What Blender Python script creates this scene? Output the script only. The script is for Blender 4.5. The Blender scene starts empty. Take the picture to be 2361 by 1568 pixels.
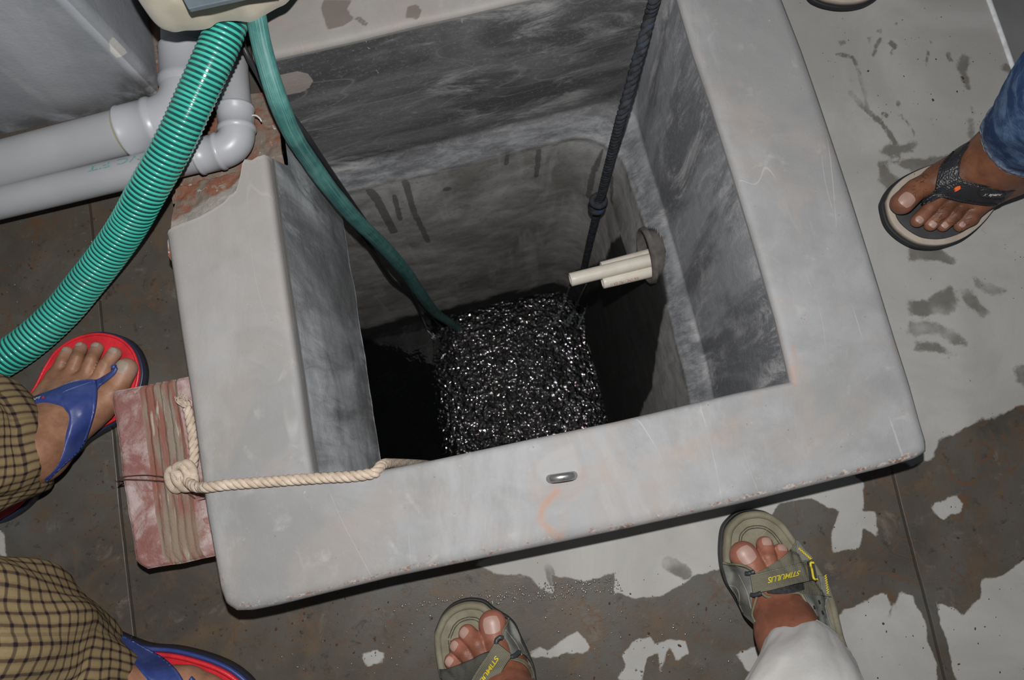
import bpy, math, random
import numpy as np
from mathutils import Matrix, Vector, Euler
random.seed(7); rng = np.random.default_rng(7)
scene = bpy.context.scene
COL = scene.collection

# ------------------------------------------------------------------ camera, light, exposure
FPX = 1650.0; IW, IH = 2361, 1568
CAM_ROT = (0.17772, 0.01483, -0.21202)
CAM_LOC = np.array((0.25076, -0.03561, 1.0205))
cam_d = bpy.data.cameras.new('camera'); cam = bpy.data.objects.new('camera', cam_d); COL.objects.link(cam)
cam.location = CAM_LOC; cam.rotation_euler = CAM_ROT
cam_d.sensor_width = 23.6; cam_d.lens = FPX / IW * 23.6
cam_d.clip_start = 0.01
cam_d.dof.use_dof = True; cam_d.dof.focus_distance = 0.93; cam_d.dof.aperture_fstop = 6.3
scene.camera = cam
RM = np.array(Euler(CAM_ROT, 'XYZ').to_matrix())

world = bpy.data.worlds.new('night'); scene.world = world; world.use_nodes = True
world.node_tree.nodes['Background'].inputs[0].default_value = (0.75, 0.85, 1.0, 1)
world.node_tree.nodes['Background'].inputs[1].default_value = 0.06

# the camera's own flash, about 10 cm above the lens
fl = bpy.data.lights.new('camera_flash', 'SPOT'); fl.energy = 44.5; fl.shadow_soft_size = 0.011
fl.spot_size = math.radians(140); fl.spot_blend = 0.6; fl.color = (1.0, 0.985, 0.97)
flo = bpy.data.objects.new('camera_flash', fl); COL.objects.link(flo)
flo.location = CAM_LOC + RM @ np.array((-0.004, 0.115, 0.03))
flo.rotation_euler = Euler((CAM_ROT[0] - 0.04, CAM_ROT[1]+0.03, CAM_ROT[2]), 'XYZ')

scene.view_settings.view_transform = 'Standard'; scene.view_settings.look = 'None'
scene.view_settings.gamma = 1; scene.view_settings.use_curve_mapping = False
scene.view_settings.exposure = 0.0

# ------------------------------------------------------------------ pixel rays to points on real surfaces
def ray(px, py):
    px = np.asarray(px, float); py = np.asarray(py, float)
    d = np.stack([(px - IW/2) / FPX, -(py - IH/2) / FPX, -np.ones_like(px)], -1)
    return d @ RM.T
def W(px, py, z=0.0):
    d = ray(px, py); t = (z - CAM_LOC[2]) / d[..., 2]
    return CAM_LOC + d * np.asarray(t)[..., None]
def WX(px, py, x):
    d = ray(px, py); return CAM_LOC + d * ((x - CAM_LOC[0]) / d[..., 0])[..., None]
def WY(px, py, y):
    d = ray(px, py); return CAM_LOC + d * ((y - CAM_LOC[1]) / d[..., 1])[..., None]
def WL(pts, z=0.0):
    a = np.array(pts, float); return W(a[:, 0], a[:, 1], z)

def catmull(P, n=8, closed=False):
    P = np.asarray(P, float); out = []; N = len(P)
    seg = N if closed else N - 1
    for i in range(seg):
        if closed: p0, p1, p2, p3 = P[(i-1) % N], P[i], P[(i+1) % N], P[(i+2) % N]
        else: p0, p1, p2, p3 = P[max(i-1, 0)], P[i], P[i+1], P[min(i+2, N-1)]
        for t in np.linspace(0, 1, n, endpoint=False):
            out.append(0.5*((2*p1)+(-p0+p2)*t+(2*p0-5*p1+4*p2-p3)*t*t+(-p0+3*p1-3*p2+p3)*t**3))
    if not closed: out.append(P[-1])
    return np.array(out)
def resample(P, n, closed=False):
    P = np.asarray(P, float)
    if closed: P = np.vstack([P, P[:1]])
    s = np.r_[0, np.cumsum(np.linalg.norm(np.diff(P, axis=0), axis=1))]
    t = np.linspace(0, s[-1], n + 1)[:-1] if closed else np.linspace(0, s[-1], n)
    return np.stack([np.interp(t, s, P[:, k]) for k in range(P.shape[1])], -1)

def sd_poly(pts, poly):
    poly = np.asarray(poly, float)[:, :2]; pts = np.asarray(pts)[:, :2]
    d = np.full(len(pts), 1e9); ins = np.zeros(len(pts), bool); n = len(poly)
    for i in range(n):
        a = poly[i]; b = poly[(i+1) % n]; e = b - a; w = pts - a
        h = np.clip((w @ e) / max(e @ e, 1e-12), 0, 1)
        d = np.minimum(d, np.linalg.norm(w - h[:, None]*e, axis=1))
        c = ((a[1] > pts[:, 1]) != (b[1] > pts[:, 1])) & (pts[:, 0] < (b[0]-a[0])*(pts[:, 1]-a[1])/((b[1]-a[1]) if b[1] != a[1] else 1e-9)+a[0])
        ins ^= c
    return np.where(ins, -d, d)
def sd_line(pts, line):
    line = np.asarray(line, float); d = np.full(len(pts), 1e9)
    for i in range(len(line)-1):
        a = line[i]; e = line[i+1] - a; w = pts - a
        h = np.clip((w @ e) / max(e @ e, 1e-12), 0, 1)
        d = np.minimum(d, np.linalg.norm(w - h[:, None]*e, axis=1))
    return d
def soft(sd, f): return np.clip(0.5 - sd / (2*f), 0, 1)

def vnoise(p, scale, seed=0):
    p = np.asarray(p)*scale; i = np.floor(p).astype(int); f = p - i; f = f*f*(3-2*f)
    def h(ix): 
        n = ix[:, 0]*374761393 + ix[:, 1]*668265263 + (ix[:, 2]*2147483647 if ix.shape[1] > 2 else 0) + seed*1274126177
        n = (n ^ (n >> 13))*1274126177; n = n ^ (n >> 16)
        return (n & 0xffff)/65535.0
    D = p.shape[1]; out = 0
    for c in range(2**D):
        o = np.array([(c >> k) & 1 for k in range(D)]); w = np.prod(np.where(o, f, 1-f), axis=1)
        out = out + w*h(i+o)
    return out
def fbm(p, scale, oct=4, seed=0):
    return sum(vnoise(p, scale*2**k, seed+k)*0.5**k for k in range(oct))/sum(0.5**k for k in range(oct))

# ------------------------------------------------------------------ object helpers
LOC = {}
def tag(o, label=None, cat=None, group=None, kind=None):
    if label: o['label'] = label
    if cat: o['category'] = cat
    if group: o['group'] = group
    if kind: o['kind'] = kind
    return o
def mesh_obj(name, V, F, mat=None, parent=None, smooth=True, uv=None, attrs=None, mats=None, fm=None):
    V = np.asarray(V, float)
    if parent is None: loc = np.array([V[:, 0].mean(), V[:, 1].mean(), V[:, 2].min()])
    else: loc = LOC[parent.name]
    me = bpy.data.meshes.new(name)
    me.from_pydata((V - loc).tolist(), [], [list(map(int, f)) for f in F])
    if mats:
        for m in mats: me.materials.append(m)
        if fm is not None: me.polygons.foreach_set('material_index', np.asarray(fm, np.int32))
    elif mat: me.materials.append(mat)
    me.polygons.foreach_set('use_smooth', [bool(smooth)]*len(me.polygons))
    if uv is not None:
        l = me.uv_layers.new(name='UVMap'); li = np.empty(len(me.loops), np.int32); me.loops.foreach_get('vertex_index', li)
        l.data.foreach_set('uv', np.asarray(uv, np.float32)[li].ravel())
    for k, a in (attrs or {}).items():
        at = me.attributes.new(k, 'FLOAT', 'POINT'); at.data.foreach_set('value', np.asarray(a, np.float32))
    me.update()
    o = bpy.data.objects.new(name, me); COL.objects.link(o)
    if parent is None: o.location = loc
    else: o.parent = parent
    LOC[o.name] = loc
    return o
def empty(name, loc, label, cat, group=None):
    o = bpy.data.objects.new(name, None); COL.objects.link(o); o.location = loc; o.empty_display_size = .05
    LOC[o.name] = np.array(loc, float); return tag(o, label, cat, group)
def grid_faces(n, m, closed_m=False, closed_n=False):
    F = []
    for i in range(n if closed_n else n-1):
        for j in range(m if closed_m else m-1):
            i2 = (i+1) % n; j2 = (j+1) % m
            F.append((i*m+j, i*m+j2, i2*m+j2, i2*m+j))
    return F
def frames(P):
    P = np.asarray(P, float); T = np.gradient(P, axis=0); T /= np.linalg.norm(T, axis=1)[:, None]+1e-12
    N = np.zeros_like(P); up = np.array([0, 0, 1.0])
    if abs(T[0] @ up) > .95: up = np.array([0, 1.0, 0])
    n = np.cross(T[0], up); n /= np.linalg.norm(n); N[0] = n
    for i in range(1, len(P)):
        n = N[i-1] - (N[i-1] @ T[i])*T[i]; N[i] = n/(np.linalg.norm(n)+1e-12)
    return T, N, np.cross(T, N)
def tube(P, r, seg=16, cap=True, flat=1.0):
    P = np.asarray(P, float); n = len(P); r = np.broadcast_to(r, (n,))
    T, N, B = frames(P); a = np.linspace(0, 2*np.pi, seg, endpoint=False)
    V = (P[:, None] + r[:, None, None]*(np.cos(a)[None, :, None]*N[:, None] + flat*np.sin(a)[None, :, None]*B[:, None])).reshape(-1, 3)
    F = grid_faces(n, seg, True)
    s = np.r_[0, np.cumsum(np.linalg.norm(np.diff(P, axis=0), axis=1))]
    UV = np.stack([np.tile(a/(2*np.pi), n), np.repeat(s, seg)], -1)
    if cap:
        k = len(V); V = np.vstack([V, P[0], P[-1]]); UV = np.vstack([UV, [[.5, 0], [.5, s[-1]]]])
        F += [(k, (j+1) % seg, j) for j in range(seg)] + [(k+1, (n-1)*seg+j, (n-1)*seg+(j+1) % seg) for j in range(seg)]
    return V, F, UV
def merge(parts):
    V = []; F = []; k = 0
    for p in parts:
        V.append(np.asarray(p[0])); F += [tuple(i+k for i in f) for f in p[1]]; k += len(p[0])
    return np.vstack(V), F
def rope_mesh(P, R, strands=3, pitch=.03, seg=8, step=.0015):
    P = np.asarray(P, float); L = np.linalg.norm(np.diff(P, axis=0), axis=1).sum(); n = max(8, int(L/step)); P = resample(P, n)
    T, N, B = frames(P); s = np.linspace(0, L, n); parts = []
    for k in range(strands):
        a = 2*np.pi*(s/pitch + k/strands)
        Q = P + R*.48*(np.cos(a)[:, None]*N + np.sin(a)[:, None]*B); parts.append(tube(Q, R*.56, seg)[:2])
    return merge(parts)
def extrude_poly(poly, z0, z1, bevel=0.002, dome=0.0):
    """closed outline (n,2) -> solid between z0 and z1 with a rounded top edge"""
    poly = np.asarray(poly, float)[:, :2]; n = len(poly)
    area = 0.5*np.sum(poly[:, 0]*np.roll(poly[:, 1], -1) - np.roll(poly[:, 0], -1)*poly[:, 1])
    if area < 0: poly = poly[::-1]
    t = np.roll(poly, -1, 0) - np.roll(poly, 1, 0); t /= np.linalg.norm(t, axis=1)[:, None]+1e-12
    inn = np.stack([-t[:, 1], t[:, 0]], -1)
    rows = [(0, z0), (0, z1-bevel), (bevel*.3, z1-bevel*.3), (bevel, z1)]
    c = poly.mean(0); V = []
    for o, z in rows: V.append(np.c_[poly + inn*o, np.full(n, z)])
    last = poly + inn*bevel
    for k in range(1, 7):
        f = 1 - k/7; V.append(np.c_[c + (last-c)*f, np.full(n, z1+dome*(1-f*f))])
    V = np.vstack(V + [[c[0], c[1], z1+dome], [c[0], c[1], z0]]); m = 10
    F = grid_faces(m, n, True); k = m*n
    F += [((m-1)*n+i, (m-1)*n+(i+1) % n, k) for i in range(n)] + [((i+1) % n, i, k+1) for i in range(n)]
    return V, F
def offset_poly(poly, d):
    poly = np.asarray(poly, float)[:, :2]
    area = 0.5*np.sum(poly[:, 0]*np.roll(poly[:, 1], -1) - np.roll(poly[:, 0], -1)*poly[:, 1])
    t = np.roll(poly, -1, 0) - np.roll(poly, 1, 0); t /= np.linalg.norm(t, axis=1)[:, None]+1e-12
    inn = np.stack([-t[:, 1], t[:, 0]], -1)*(1 if area > 0 else -1)
    return poly + inn*d

# ------------------------------------------------------------------ materials
class Mat:
    def __init__(s, name, rough=.6, spec=.4, metal=0.0):
        s.m = bpy.data.materials.new(name); s.m.use_nodes = True; s.t = s.m.node_tree; s.n = s.t.nodes; s.l = s.t.links
        s.b = s.n['Principled BSDF']; s.b.inputs['Roughness'].default_value = rough
        s.b.inputs['Specular IOR Level'].default_value = spec; s.b.inputs['Metallic'].default_value = metal
        s.geo = s.n.new('ShaderNodeNewGeometry').outputs['Position']
    def sock(s, node, i, v):
        if v is None: return
        if hasattr(v, 'is_linked') or isinstance(v, bpy.types.NodeSocket): s.l.new(v, node.inputs[i])
        else:
            if isinstance(v, tuple) and len(v) == 3 and node.inputs[i].type == 'RGBA': v = (*v, 1)
            node.inputs[i].default_value = v
    def mapv(s, scale=(1, 1, 1), rot=(0, 0, 0), vec=None, loc=(0, 0, 0)):
        n = s.n.new('ShaderNodeMapping'); s.sock(n, 0, vec or s.geo); n.inputs['Scale'].default_value = scale
        n.inputs['Rotation'].default_value = rot; n.inputs['Location'].default_value = loc; return n.outputs[0]
    def noise(s, scale, detail=5, rough=.55, dist=0.0, vec=None):
        n = s.n.new('ShaderNodeTexNoise'); s.sock(n, 'Vector', vec or s.geo)
        n.inputs['Scale'].default_value = scale; n.inputs['Detail'].default_value = detail
        n.inputs['Roughness'].default_value = rough; n.inputs['Distortion'].default_value = dist; return n.outputs[0]
    def voro(s, scale, feat='F1', vec=None, out=0, rand=1.0):
        n = s.n.new('ShaderNodeTexVoronoi'); n.feature = feat; s.sock(n, 'Vector', vec or s.geo)
        n.inputs['Scale'].default_value = scale; n.inputs['Randomness'].default_value = rand; return n.outputs[out]
    def wave(s, scale, vec, dist=0.0, dirn='X', detail=0):
        n = s.n.new('ShaderNodeTexWave'); s.sock(n, 'Vector', vec); n.bands_direction = dirn
        n.inputs['Scale'].default_value = scale; n.inputs['Distortion'].default_value = dist; n.inputs['Detail'].default_value = detail
        return n.outputs['Fac']
    def ramp(s, fac, stops):
        n = s.n.new('ShaderNodeValToRGB'); s.sock(n, 0, fac); e = n.color_ramp.elements
        while len(e) < len(stops): e.new(.5)
        for k, (p, c) in enumerate(stops):
            e[k].position = p; e[k].color = (*c, 1) if isinstance(c, tuple) else (c, c, c, 1)
        return n.outputs[0]
    def math(s, op, a, b=None, c=None, clamp=False):
        n = s.n.new('ShaderNodeMath'); n.operation = op; n.use_clamp = clamp
        s.sock(n, 0, a); s.sock(n, 1, b); s.sock(n, 2, c); return n.outputs[0]
    def mix(s, f, a, b, mode='MIX'):
        n = s.n.new('ShaderNodeMix'); n.data_type = 'RGBA'; n.blend_type = mode
        s.sock(n, 0, f); s.sock(n, 6, a); s.sock(n, 7, b); return n.outputs[2]
    def step(s, v, lo, hi):
        n = s.n.new('ShaderNodeMapRange'); n.interpolation_type = 'SMOOTHSTEP'; s.sock(n, 0, v)
        n.inputs[1].default_value = lo; n.inputs[2].default_value = hi; return n.outputs[0]
    def attr(s, name):
        n = s.n.new('ShaderNodeAttribute'); n.attribute_name = name; return n.outputs['Fac']
    def uv(s):
        return s.n.new('ShaderNodeUVMap').outputs[0]
    def color(s, v): s.sock(s.b, 'Base Color', v); return s
    def roughness(s, v): s.sock(s.b, 'Roughness', v); return s
    def bump(s, h, strength=.5, dist=.002, normal=None):
        n = s.n.new('ShaderNodeBump'); s.sock(n, 'Height', h); n.inputs['Strength'].default_value = strength
        n.inputs['Distance'].default_value = dist
        if normal: s.l.new(normal, n.inputs['Normal'])
        s.l.new(n.outputs[0], s.b.inputs['Normal']); return n.outputs[0]

def simple(name, c, rough=.5, spec=.4, var=.15, scale=60, metal=0, bump=.15, bd=.0006):
    m = Mat(name, rough, spec, metal); nz = m.noise(scale, 4)
    d = tuple(x*(1-var) for x in c); l = tuple(min(1, x*(1+var)) for x in c)
    m.color(m.ramp(nz, [(.3, d), (.7, l)])); m.bump(m.noise(scale*6, 3), bump, bd); return m.m
# ------------------------------------------------------------------ pit geometry (metres): floor z=0, curb top z=ZR
ZR = 0.13; ZW = -1.50
inL = WL([(578, 100), (597, 230), (615, 355), (640, 540), (660, 680), (690, 880), (707, 1010), (720, 1092)], ZR)[:, :2]
inN = WL([(720, 1092), (790, 1086), (862, 1087), (1005, 1059), (1200, 1017), (1418, 972), (1500, 953), (1700, 905), (1825, 879)], ZR)[:, :2]
inN[0] = inL[-1]
inR = WL([(1825, 879), (1812, 822), (1790, 730), (1740, 556), (1700, 424), (1640, 233), (1602, 125), (1565, 0), (1541, -79)], ZR)[:, :2]
inF = WL([(1541, -79), (1290, -21), (1200, -2), (1060, 31), (960, 53), (840, 83), (713, 112), (640, 128), (584, 141)], ZR)[:, :2]
inR[0] = inN[-1]; inF[0] = inR[-1]
NLc, NRc, FRc, FLc = inN[0], inN[-1], inF[0], inF[-1]
ouL = WL([(383, 540), (398, 640), (418, 780), (440, 920), (475, 1180), (497, 1300), (508, 1362), (521, 1396), (545, 1411)], ZR-.008)[:, :2]
ouN = WL([(545, 1411), (580, 1410), (640, 1398), (760, 1368), (900, 1334), (1200, 1272), (1440, 1222), (1700, 1165), (1900, 1115), (2050, 1078), (2115, 1058), (2137, 1043)], ZR-.008)[:, :2]
ouR = WL([(2137, 1043), (2137, 1022), (2123, 975), (2100, 890), (2065, 780), (2010, 600), (1960, 440), (1890, 230), (1850, 115), (1805, 0), (1770, -110), (1735, -240)], ZR-.008)[:, :2]
ouF = np.array([ouR[-1], ouR[-1]*.5 + WL([(560, -60)], ZR)[0, :2]*.5, WL([(560, -60)], ZR)[0, :2]])

# ------------------------------------------------------------------ floor
DRY = [
 [(1700,-80),(2450,-80),(2450,925),(2361,935),(2330,952),(2290,962),(2262,958),(2240,985),(2200,1008),(2170,1015),(2150,1060),(2130,1065),(2040,1068),(1600,900)],
 [(1100,1300),(1180,1328),(1228,1330),(1246,1356),(1276,1365),(1258,1318),(1288,1327),(1344,1341),(1415,1324),(1421,1365),(1462,1386),(1483,1380),(1528,1377),(1563,1353),(1602,1324),(1652,1318),(1690,1290),(1800,1163),(1873,1148),(1937,1177),(1918,1236),(1922,1275),(1950,1268),(1981,1270),(1986,1216),(2010,1225),(2025,1241),(2015,1182),(1986,1182),(1996,1114),(1950,1080),(1300,1200)],
 [(1922,1442),(1947,1407),(2015,1368),(2045,1363),(2042,1339),(2050,1350),(2052,1380),(2050,1427),(2074,1363),(2104,1378),(2118,1402),(2138,1446),(2152,1520),(2180,1640),(1900,1640)],
 [(2157,1388),(2182,1397),(2221,1422),(2260,1378),(2265,1339),(2309,1329),(2361,1290),(2460,1260),(2460,1640),(2215,1640),(2190,1500)],
 [(2143,1158),(2172,1153),(2206,1143),(2221,1162),(2216,1182),(2177,1197),(2153,1182)],
 [(1436,1507),(1468,1469),(1501,1469),(1510,1484),(1545,1481),(1522,1549),(1516,1507),(1489,1519),(1475,1568),(1421,1568),(1445,1531)],
 [(1219,1504),(1246,1493),(1267,1504),(1300,1469),(1329,1460),(1344,1478),(1356,1490),(1347,1504),(1267,1516),(1225,1519)],
 [(1700,1507),(1740,1493),(1768,1501),(1757,1535),(1726,1549)],
 [(836,1510),(870,1497),(892,1505),(885,1527),(850,1535)],
 [(-30,1215),(10,1235),(18,1290),(-30,1320)],
 [(1540,1480),(1580,1478),(1590,1510),(1560,1520)],
]
STAIN = [
 [(2019,347),(2044,333),(2086,333),(2111,322),(2120,330),(2098,350),(2075,353),(2092,380),(2067,361),(2036,356)],
 [(2204,154),(2212,174),(2229,207),(2239,206),(2232,179),(2238,132),(2221,123),(2212,134)],
 [(2226,269),(2243,274),(2251,302),(2243,319),(2232,311),(2235,291)],
 [(2302,153),(2320,142),(2340,160),(2338,172),(2310,165)],
 [(2094,572),(2159,560),(2205,602),(2194,614),(2152,599),(2094,602)],
 [(2025,373),(2044,381),(2067,407),(2079,419),(2045,445),(2028,420)],
 [(2094,694),(2140,690),(2190,656),(2213,694),(2190,725),(2094,729)],
 [(2213,668),(2236,671),(2282,721),(2266,737),(2220,694)],
 [(2094,744),(2152,740),(2228,782),(2232,802),(2205,795),(2159,771),(2090,771)],
 [(2105,786),(2163,790),(2209,821),(2159,813),(2109,805)],
 [(2243,637),(2274,648),(2320,671),(2289,687),(2247,660)],
 [(2338,850),(2361,838),(2400,860),(2390,890),(2361,895),(2342,880)],
 [(1936,96),(1950,90),(1952,100),(1940,106)],
 [(2045,370),(2180,360),(2230,330),(2245,345),(2180,390),(2110,400)],
]
STROKES = [([(1930,125),(1965,130),(1980,165),(2000,245)],5),([(1962,215),(1995,252),(2030,280),(2065,330)],7),([(2075,265),(2095,285),(2110,312)],3),
 ([(2030,90),(2020,105),(2015,130)],5),([(2055,100),(2062,108)],8),([(2055,120),(2058,126)],4),([(2140,120),(2135,150)],4),([(2185,125),(2190,138)],6),
 ([(2036,262),(2046,268)],4),([(2070,236),(2072,240)],7),([(2148,272),(2150,274)],4),([(2150,286),(2151,287)],4),([(2190,270),(2192,272)],4),([(2239,245),(2240,246)],4),
 ([(2244,257),(2245,258)],4),([(2146,97),(2147,98)],4),([(1962,60),(1963,61)],3),([(2024,72),(2031,71)],3),([(2004,87),(2005,98)],3),([(2066,52),(2067,60)],2.5),([(1963,184),(1964,185)],4),
 ([(1540,1300),(1580,1320)],16),([(1265,1310),(1275,1345)],9),([(2060,1380),(2070,1400)],5)]
fx0, fx1, fy0, fy1, fs = -.95, 1.30, -.75, 1.30, .005
lnw = WL([(2280, 0), (2361, 228)], 0)   # edge line of the slab at right
def edge_x(y):
    k = (lnw[1, 0]-lnw[0, 0])/(lnw[1, 1]-lnw[0, 1]); return lnw[0, 0] + (y-lnw[0, 1])*k
ys = np.arange(fy0, fy1, fs); nx = int((fx1-fx0)/fs); u = np.linspace(0, 1, nx)
GX = fx0 + u[None, :]*(edge_x(ys)[:, None]-fx0); GY = np.repeat(ys[:, None], nx, 1)
P2 = np.stack([GX.ravel(), GY.ravel()], -1)
hole = [NLc+(-.02, -.02), NRc+(.03, -.02), FRc+(.03, .03), FLc+(-.02, .03)]
sdh = sd_poly(P2, np.array(hole))
dry = np.zeros(len(P2))
for k, q in enumerate(DRY): dry = np.maximum(dry, soft(sd_poly(P2, WL(q, 0)), .012 if k not in (0,) else .02))
st = np.zeros(len(P2))
for q in STAIN: st = np.maximum(st, soft(sd_poly(P2, WL(q, 0)), .008))
for q, w in STROKES: st = np.maximum(st, soft(sd_line(P2, WL(q, 0)[:, :2])-w/1650, .004))
bub = [WL([(px, py)], 0)[0, :2] for px, py in ((1300,1355),(1390,1365),(1100,1400),(1180,1385),(1420,1370),(1200,1370))]
fz = (fbm(P2, 6, 3, 3)-.5)*.0015
F = [f for f in grid_faces(len(ys), nx) if max(sdh[i] for i in f) > 0]
m = Mat('floor_concrete', .55, .4)
nw = m.noise(22, 7, .6, .4); nb = m.noise(5, 6, .6, .6); nf = m.noise(160, 4, .6)
dryf = m.step(m.math('ADD', m.attr('dry'), m.math('MULTIPLY', m.math('SUBTRACT', nw, .5), .9)), .44, .56)
stf = m.math('MULTIPLY', m.step(m.math('ADD', m.attr('stain'), m.math('MULTIPLY', m.math('SUBTRACT', m.noise(45, 8, .72), .5), 1.5)), .34, .72), m.step(m.noise(16, 4, .5), .25, .55))
cd = m.mix(m.step(nb, .35, .7), (.33, .322, .305), (.42, .412, .395))
cd = m.mix(m.step(m.noise(60, 5, .7), .62, .78), cd, (.32, .28, .24))
cw = m.ramp(nb, [(.3, (.056, .050, .044)), (.5, (.085, .073, .058)), (.68, (.10, .10, .095))])
cw = m.mix(m.step(m.noise(14, 8, .7, .8), .48, .70), cw, (.112, .076, .047))
cw = m.mix(m.step(m.noise(40, 8, .75, .5, m.mapv(loc=(2, 2, 0))), .56, .7), cw, (.035, .028, .022))
cw = m.mix(m.step(m.noise(26, 8, .7, .6, m.mapv(loc=(6, 1, 0))), .56, .74), cw, (.145, .125, .10))
cw = m.mix(m.step(m.math('ABSOLUTE', m.math('SUBTRACT', m.noise(6, 4, .5, 1.0), .5)), .006, .0), cw, (.11, .062, .035))
lightw = m.step(m.noise(9, 6, .6, .5, m.mapv((1, 1, 1), loc=(3, 1, 0))), .58, .8)
cw = m.mix(m.math('MULTIPLY', lightw, .5), cw, (.16, .155, .14))
cs = m.mix(m.noise(40, 4), (.11, .105, .09), (.20, .19, .17))
c = m.mix(dryf, cw, cd); c = m.mix(m.math('MULTIPLY', stf, dryf), c, cs)
# joints cut in the screed (straight lines along the slab)
jl = [(W(2055, 1080), W(2180, 1568)), (W(205, 460), W(312, 1490))]
jm = None
for a, b in jl:
    d = (b-a)[:2]; d /= np.linalg.norm(d); n_ = np.array([-d[1], d[0]]); off = -float(n_ @ a[:2])
    vn = m.n.new('ShaderNodeVectorMath'); vn.operation = 'DOT_PRODUCT'; m.l.new(m.geo, vn.inputs[0]); vn.inputs[1].default_value = (n_[0], n_[1], 0)
    dist = m.math('ABSOLUTE', m.math('ADD', m.math('ADD', vn.outputs['Value'], off), m.math('MULTIPLY', m.math('SUBTRACT', m.noise(8, 3), .5), .004)))
    jj = m.step(dist, .0028, .0012); jm = jj if jm is None else m.math('MAXIMUM', jm, jj)
c = m.mix(m.math('MULTIPLY', jm, .8), c, (.035, .028, .022))
spk = m.step(m.voro(130), .13, .06)
spk = m.math('MULTIPLY', spk, m.step(m.noise(30, 3), .55, .62))
c = m.mix(spk, c, (.05, .035, .025))
m.color(c)
m.roughness(m.mix(dryf, m.ramp(m.noise(30, 5), [(.3, .38), (.7, .6)]), (.75, .75, .75)))
h = m.math('ADD', m.math('MULTIPLY', nf, .5), m.math('MULTIPLY', m.noise(700, 3), .35)); h = m.math('SUBTRACT', h, m.math('MULTIPLY', jm, 2.0))
m.bump(h, .5, .0008)
FLOOR_M = m.m
V = np.c_[P2, fz]
# skirts so the slab has thickness at the step on the right
k0 = len(V); edge_i = [i*nx+nx-1 for i in range(len(ys))]
V = np.vstack([V, V[edge_i] - (0, 0, .06)]); F += [(edge_i[i], k0+i, k0+i+1, edge_i[i+1]) for i in range(len(ys)-1)]
tag(mesh_obj('floor', V, F, FLOOR_M, attrs={'dry': np.r_[dry, np.ones(len(ys))], 'stain': np.r_[st, np.zeros(len(ys))]}), kind='structure')
# lower floor strip beyond the slab edge and the pale edge itself
m = Mat('lower_floor', .8); m.color(m.ramp(m.noise(7, 6), [(.3, (.15, .15, .147)), (.7, (.21, .21, .208))])); m.bump(m.noise(200, 4), .4, .0008)
e0, e1 = edge_x(fy0), edge_x(fy1)
V = np.array([[e0, fy0, -.05], [e0+1, fy0, -.05], [e1+1, fy1, -.05], [e1, fy1, -.05], [e0, fy0, -.09], [e0+1, fy0, -.09], [e1+1, fy1, -.09], [e1, fy1, -.09]])
tag(mesh_obj('floor_lower', V, [(0, 1, 2, 3), (4, 7, 6, 5), (0, 4, 5, 1), (1, 5, 6, 2), (2, 6, 7, 3), (3, 7, 4, 0)], m.m, smooth=False), kind='structure')
yy = np.linspace(fy0, fy1, 160); xx = edge_x(yy) + .002*(fbm(np.c_[yy, yy*0], 9, 3)-.5)
P = np.c_[xx, yy, np.full(160, -.001)]
V, F, _ = tube(P, .0045, 8)
wm = simple('pale_mortar', (.62, .63, .64), .8, var=.2, scale=80)
tag(mesh_obj('trim_1', V, F, wm), kind='structure')

# ------------------------------------------------------------------ concrete curb round the opening
def strip(outer, inner, n, ns=18):
    o = resample(outer, n); i = resample(inner, n); return o, i
secs = []
secs.append(strip(ouL, inL[2:], 90)); secs.append(strip(ouN, inN, 150)); secs.append(strip(ouR, inR, 130)); secs.append(strip(ouF, inF, 130))
O = np.vstack([s[0][(1 if k else 0):] for k, s in enumerate(secs)]); I = np.vstack([s[1][(1 if k else 0):] for k, s in enumerate(secs)])
# ragged broken ends
nL = 90
rag = np.array([(0, 0), (.05, .004), (.09, .010), (.20, .018), (.35, .027), (.45, .040), (.54, .052), (.62, .075), (.68, .085), (.73, .125), (.77, .172), (.81, .192), (.85, .176), (.92, .186), (1, .19)])
n = len(O)
prof = [(0, -ZR), (0, -.05), (0, -.018), (.0025, -.007), (.008, -.0015), (.016, 0)]
Wd = np.linalg.norm(O-I, axis=1)
rows = []
for s, z in prof: rows.append((s/Wd, np.full(n, z)))
rows.append((.021/Wd, np.zeros(n)))
for f in np.linspace(.18, .86, 24): rows.append((np.full(n, f), np.zeros(n)))
for s, z in [(.014, 0), (.0085, -.0003), (.004, -.0015), (.0008, -.006), (0, -.012), (0, -.05), (0, -ZR)]: rows.append((1 - s/Wd, np.full(n, z)))
V = []; 
ff = []
for f, z in rows:
    xy = O*(1-f)[:, None] + I*f[:, None]
    V.append(np.c_[xy, ZR+z]); ff.append(f)
V = np.array(V); FR_ = np.array(ff)                       # (rows, n, 3)
# shift the broken end of the left arm along y to a ragged line
endshift = np.interp(FR_[:, 0], rag[:, 0], rag[:, 1]) + .006*(fbm(np.c_[FR_[:, 0]*9, FR_[:, 0]*0], 3, 3)-.5)
inner_y, outer_y = I[0, 1], O[0, 1]
tgt_y = outer_y + endshift*(inner_y-outer_y)/.19*1.0
for r in range(V.shape[0]):
    k = 26; y0 = V[r, 0, 1]; d = tgt_y[r] - y0
    for j in range(k): V[r, j, 1] += d*(1-j/k)**1.2 if True else 0
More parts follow.
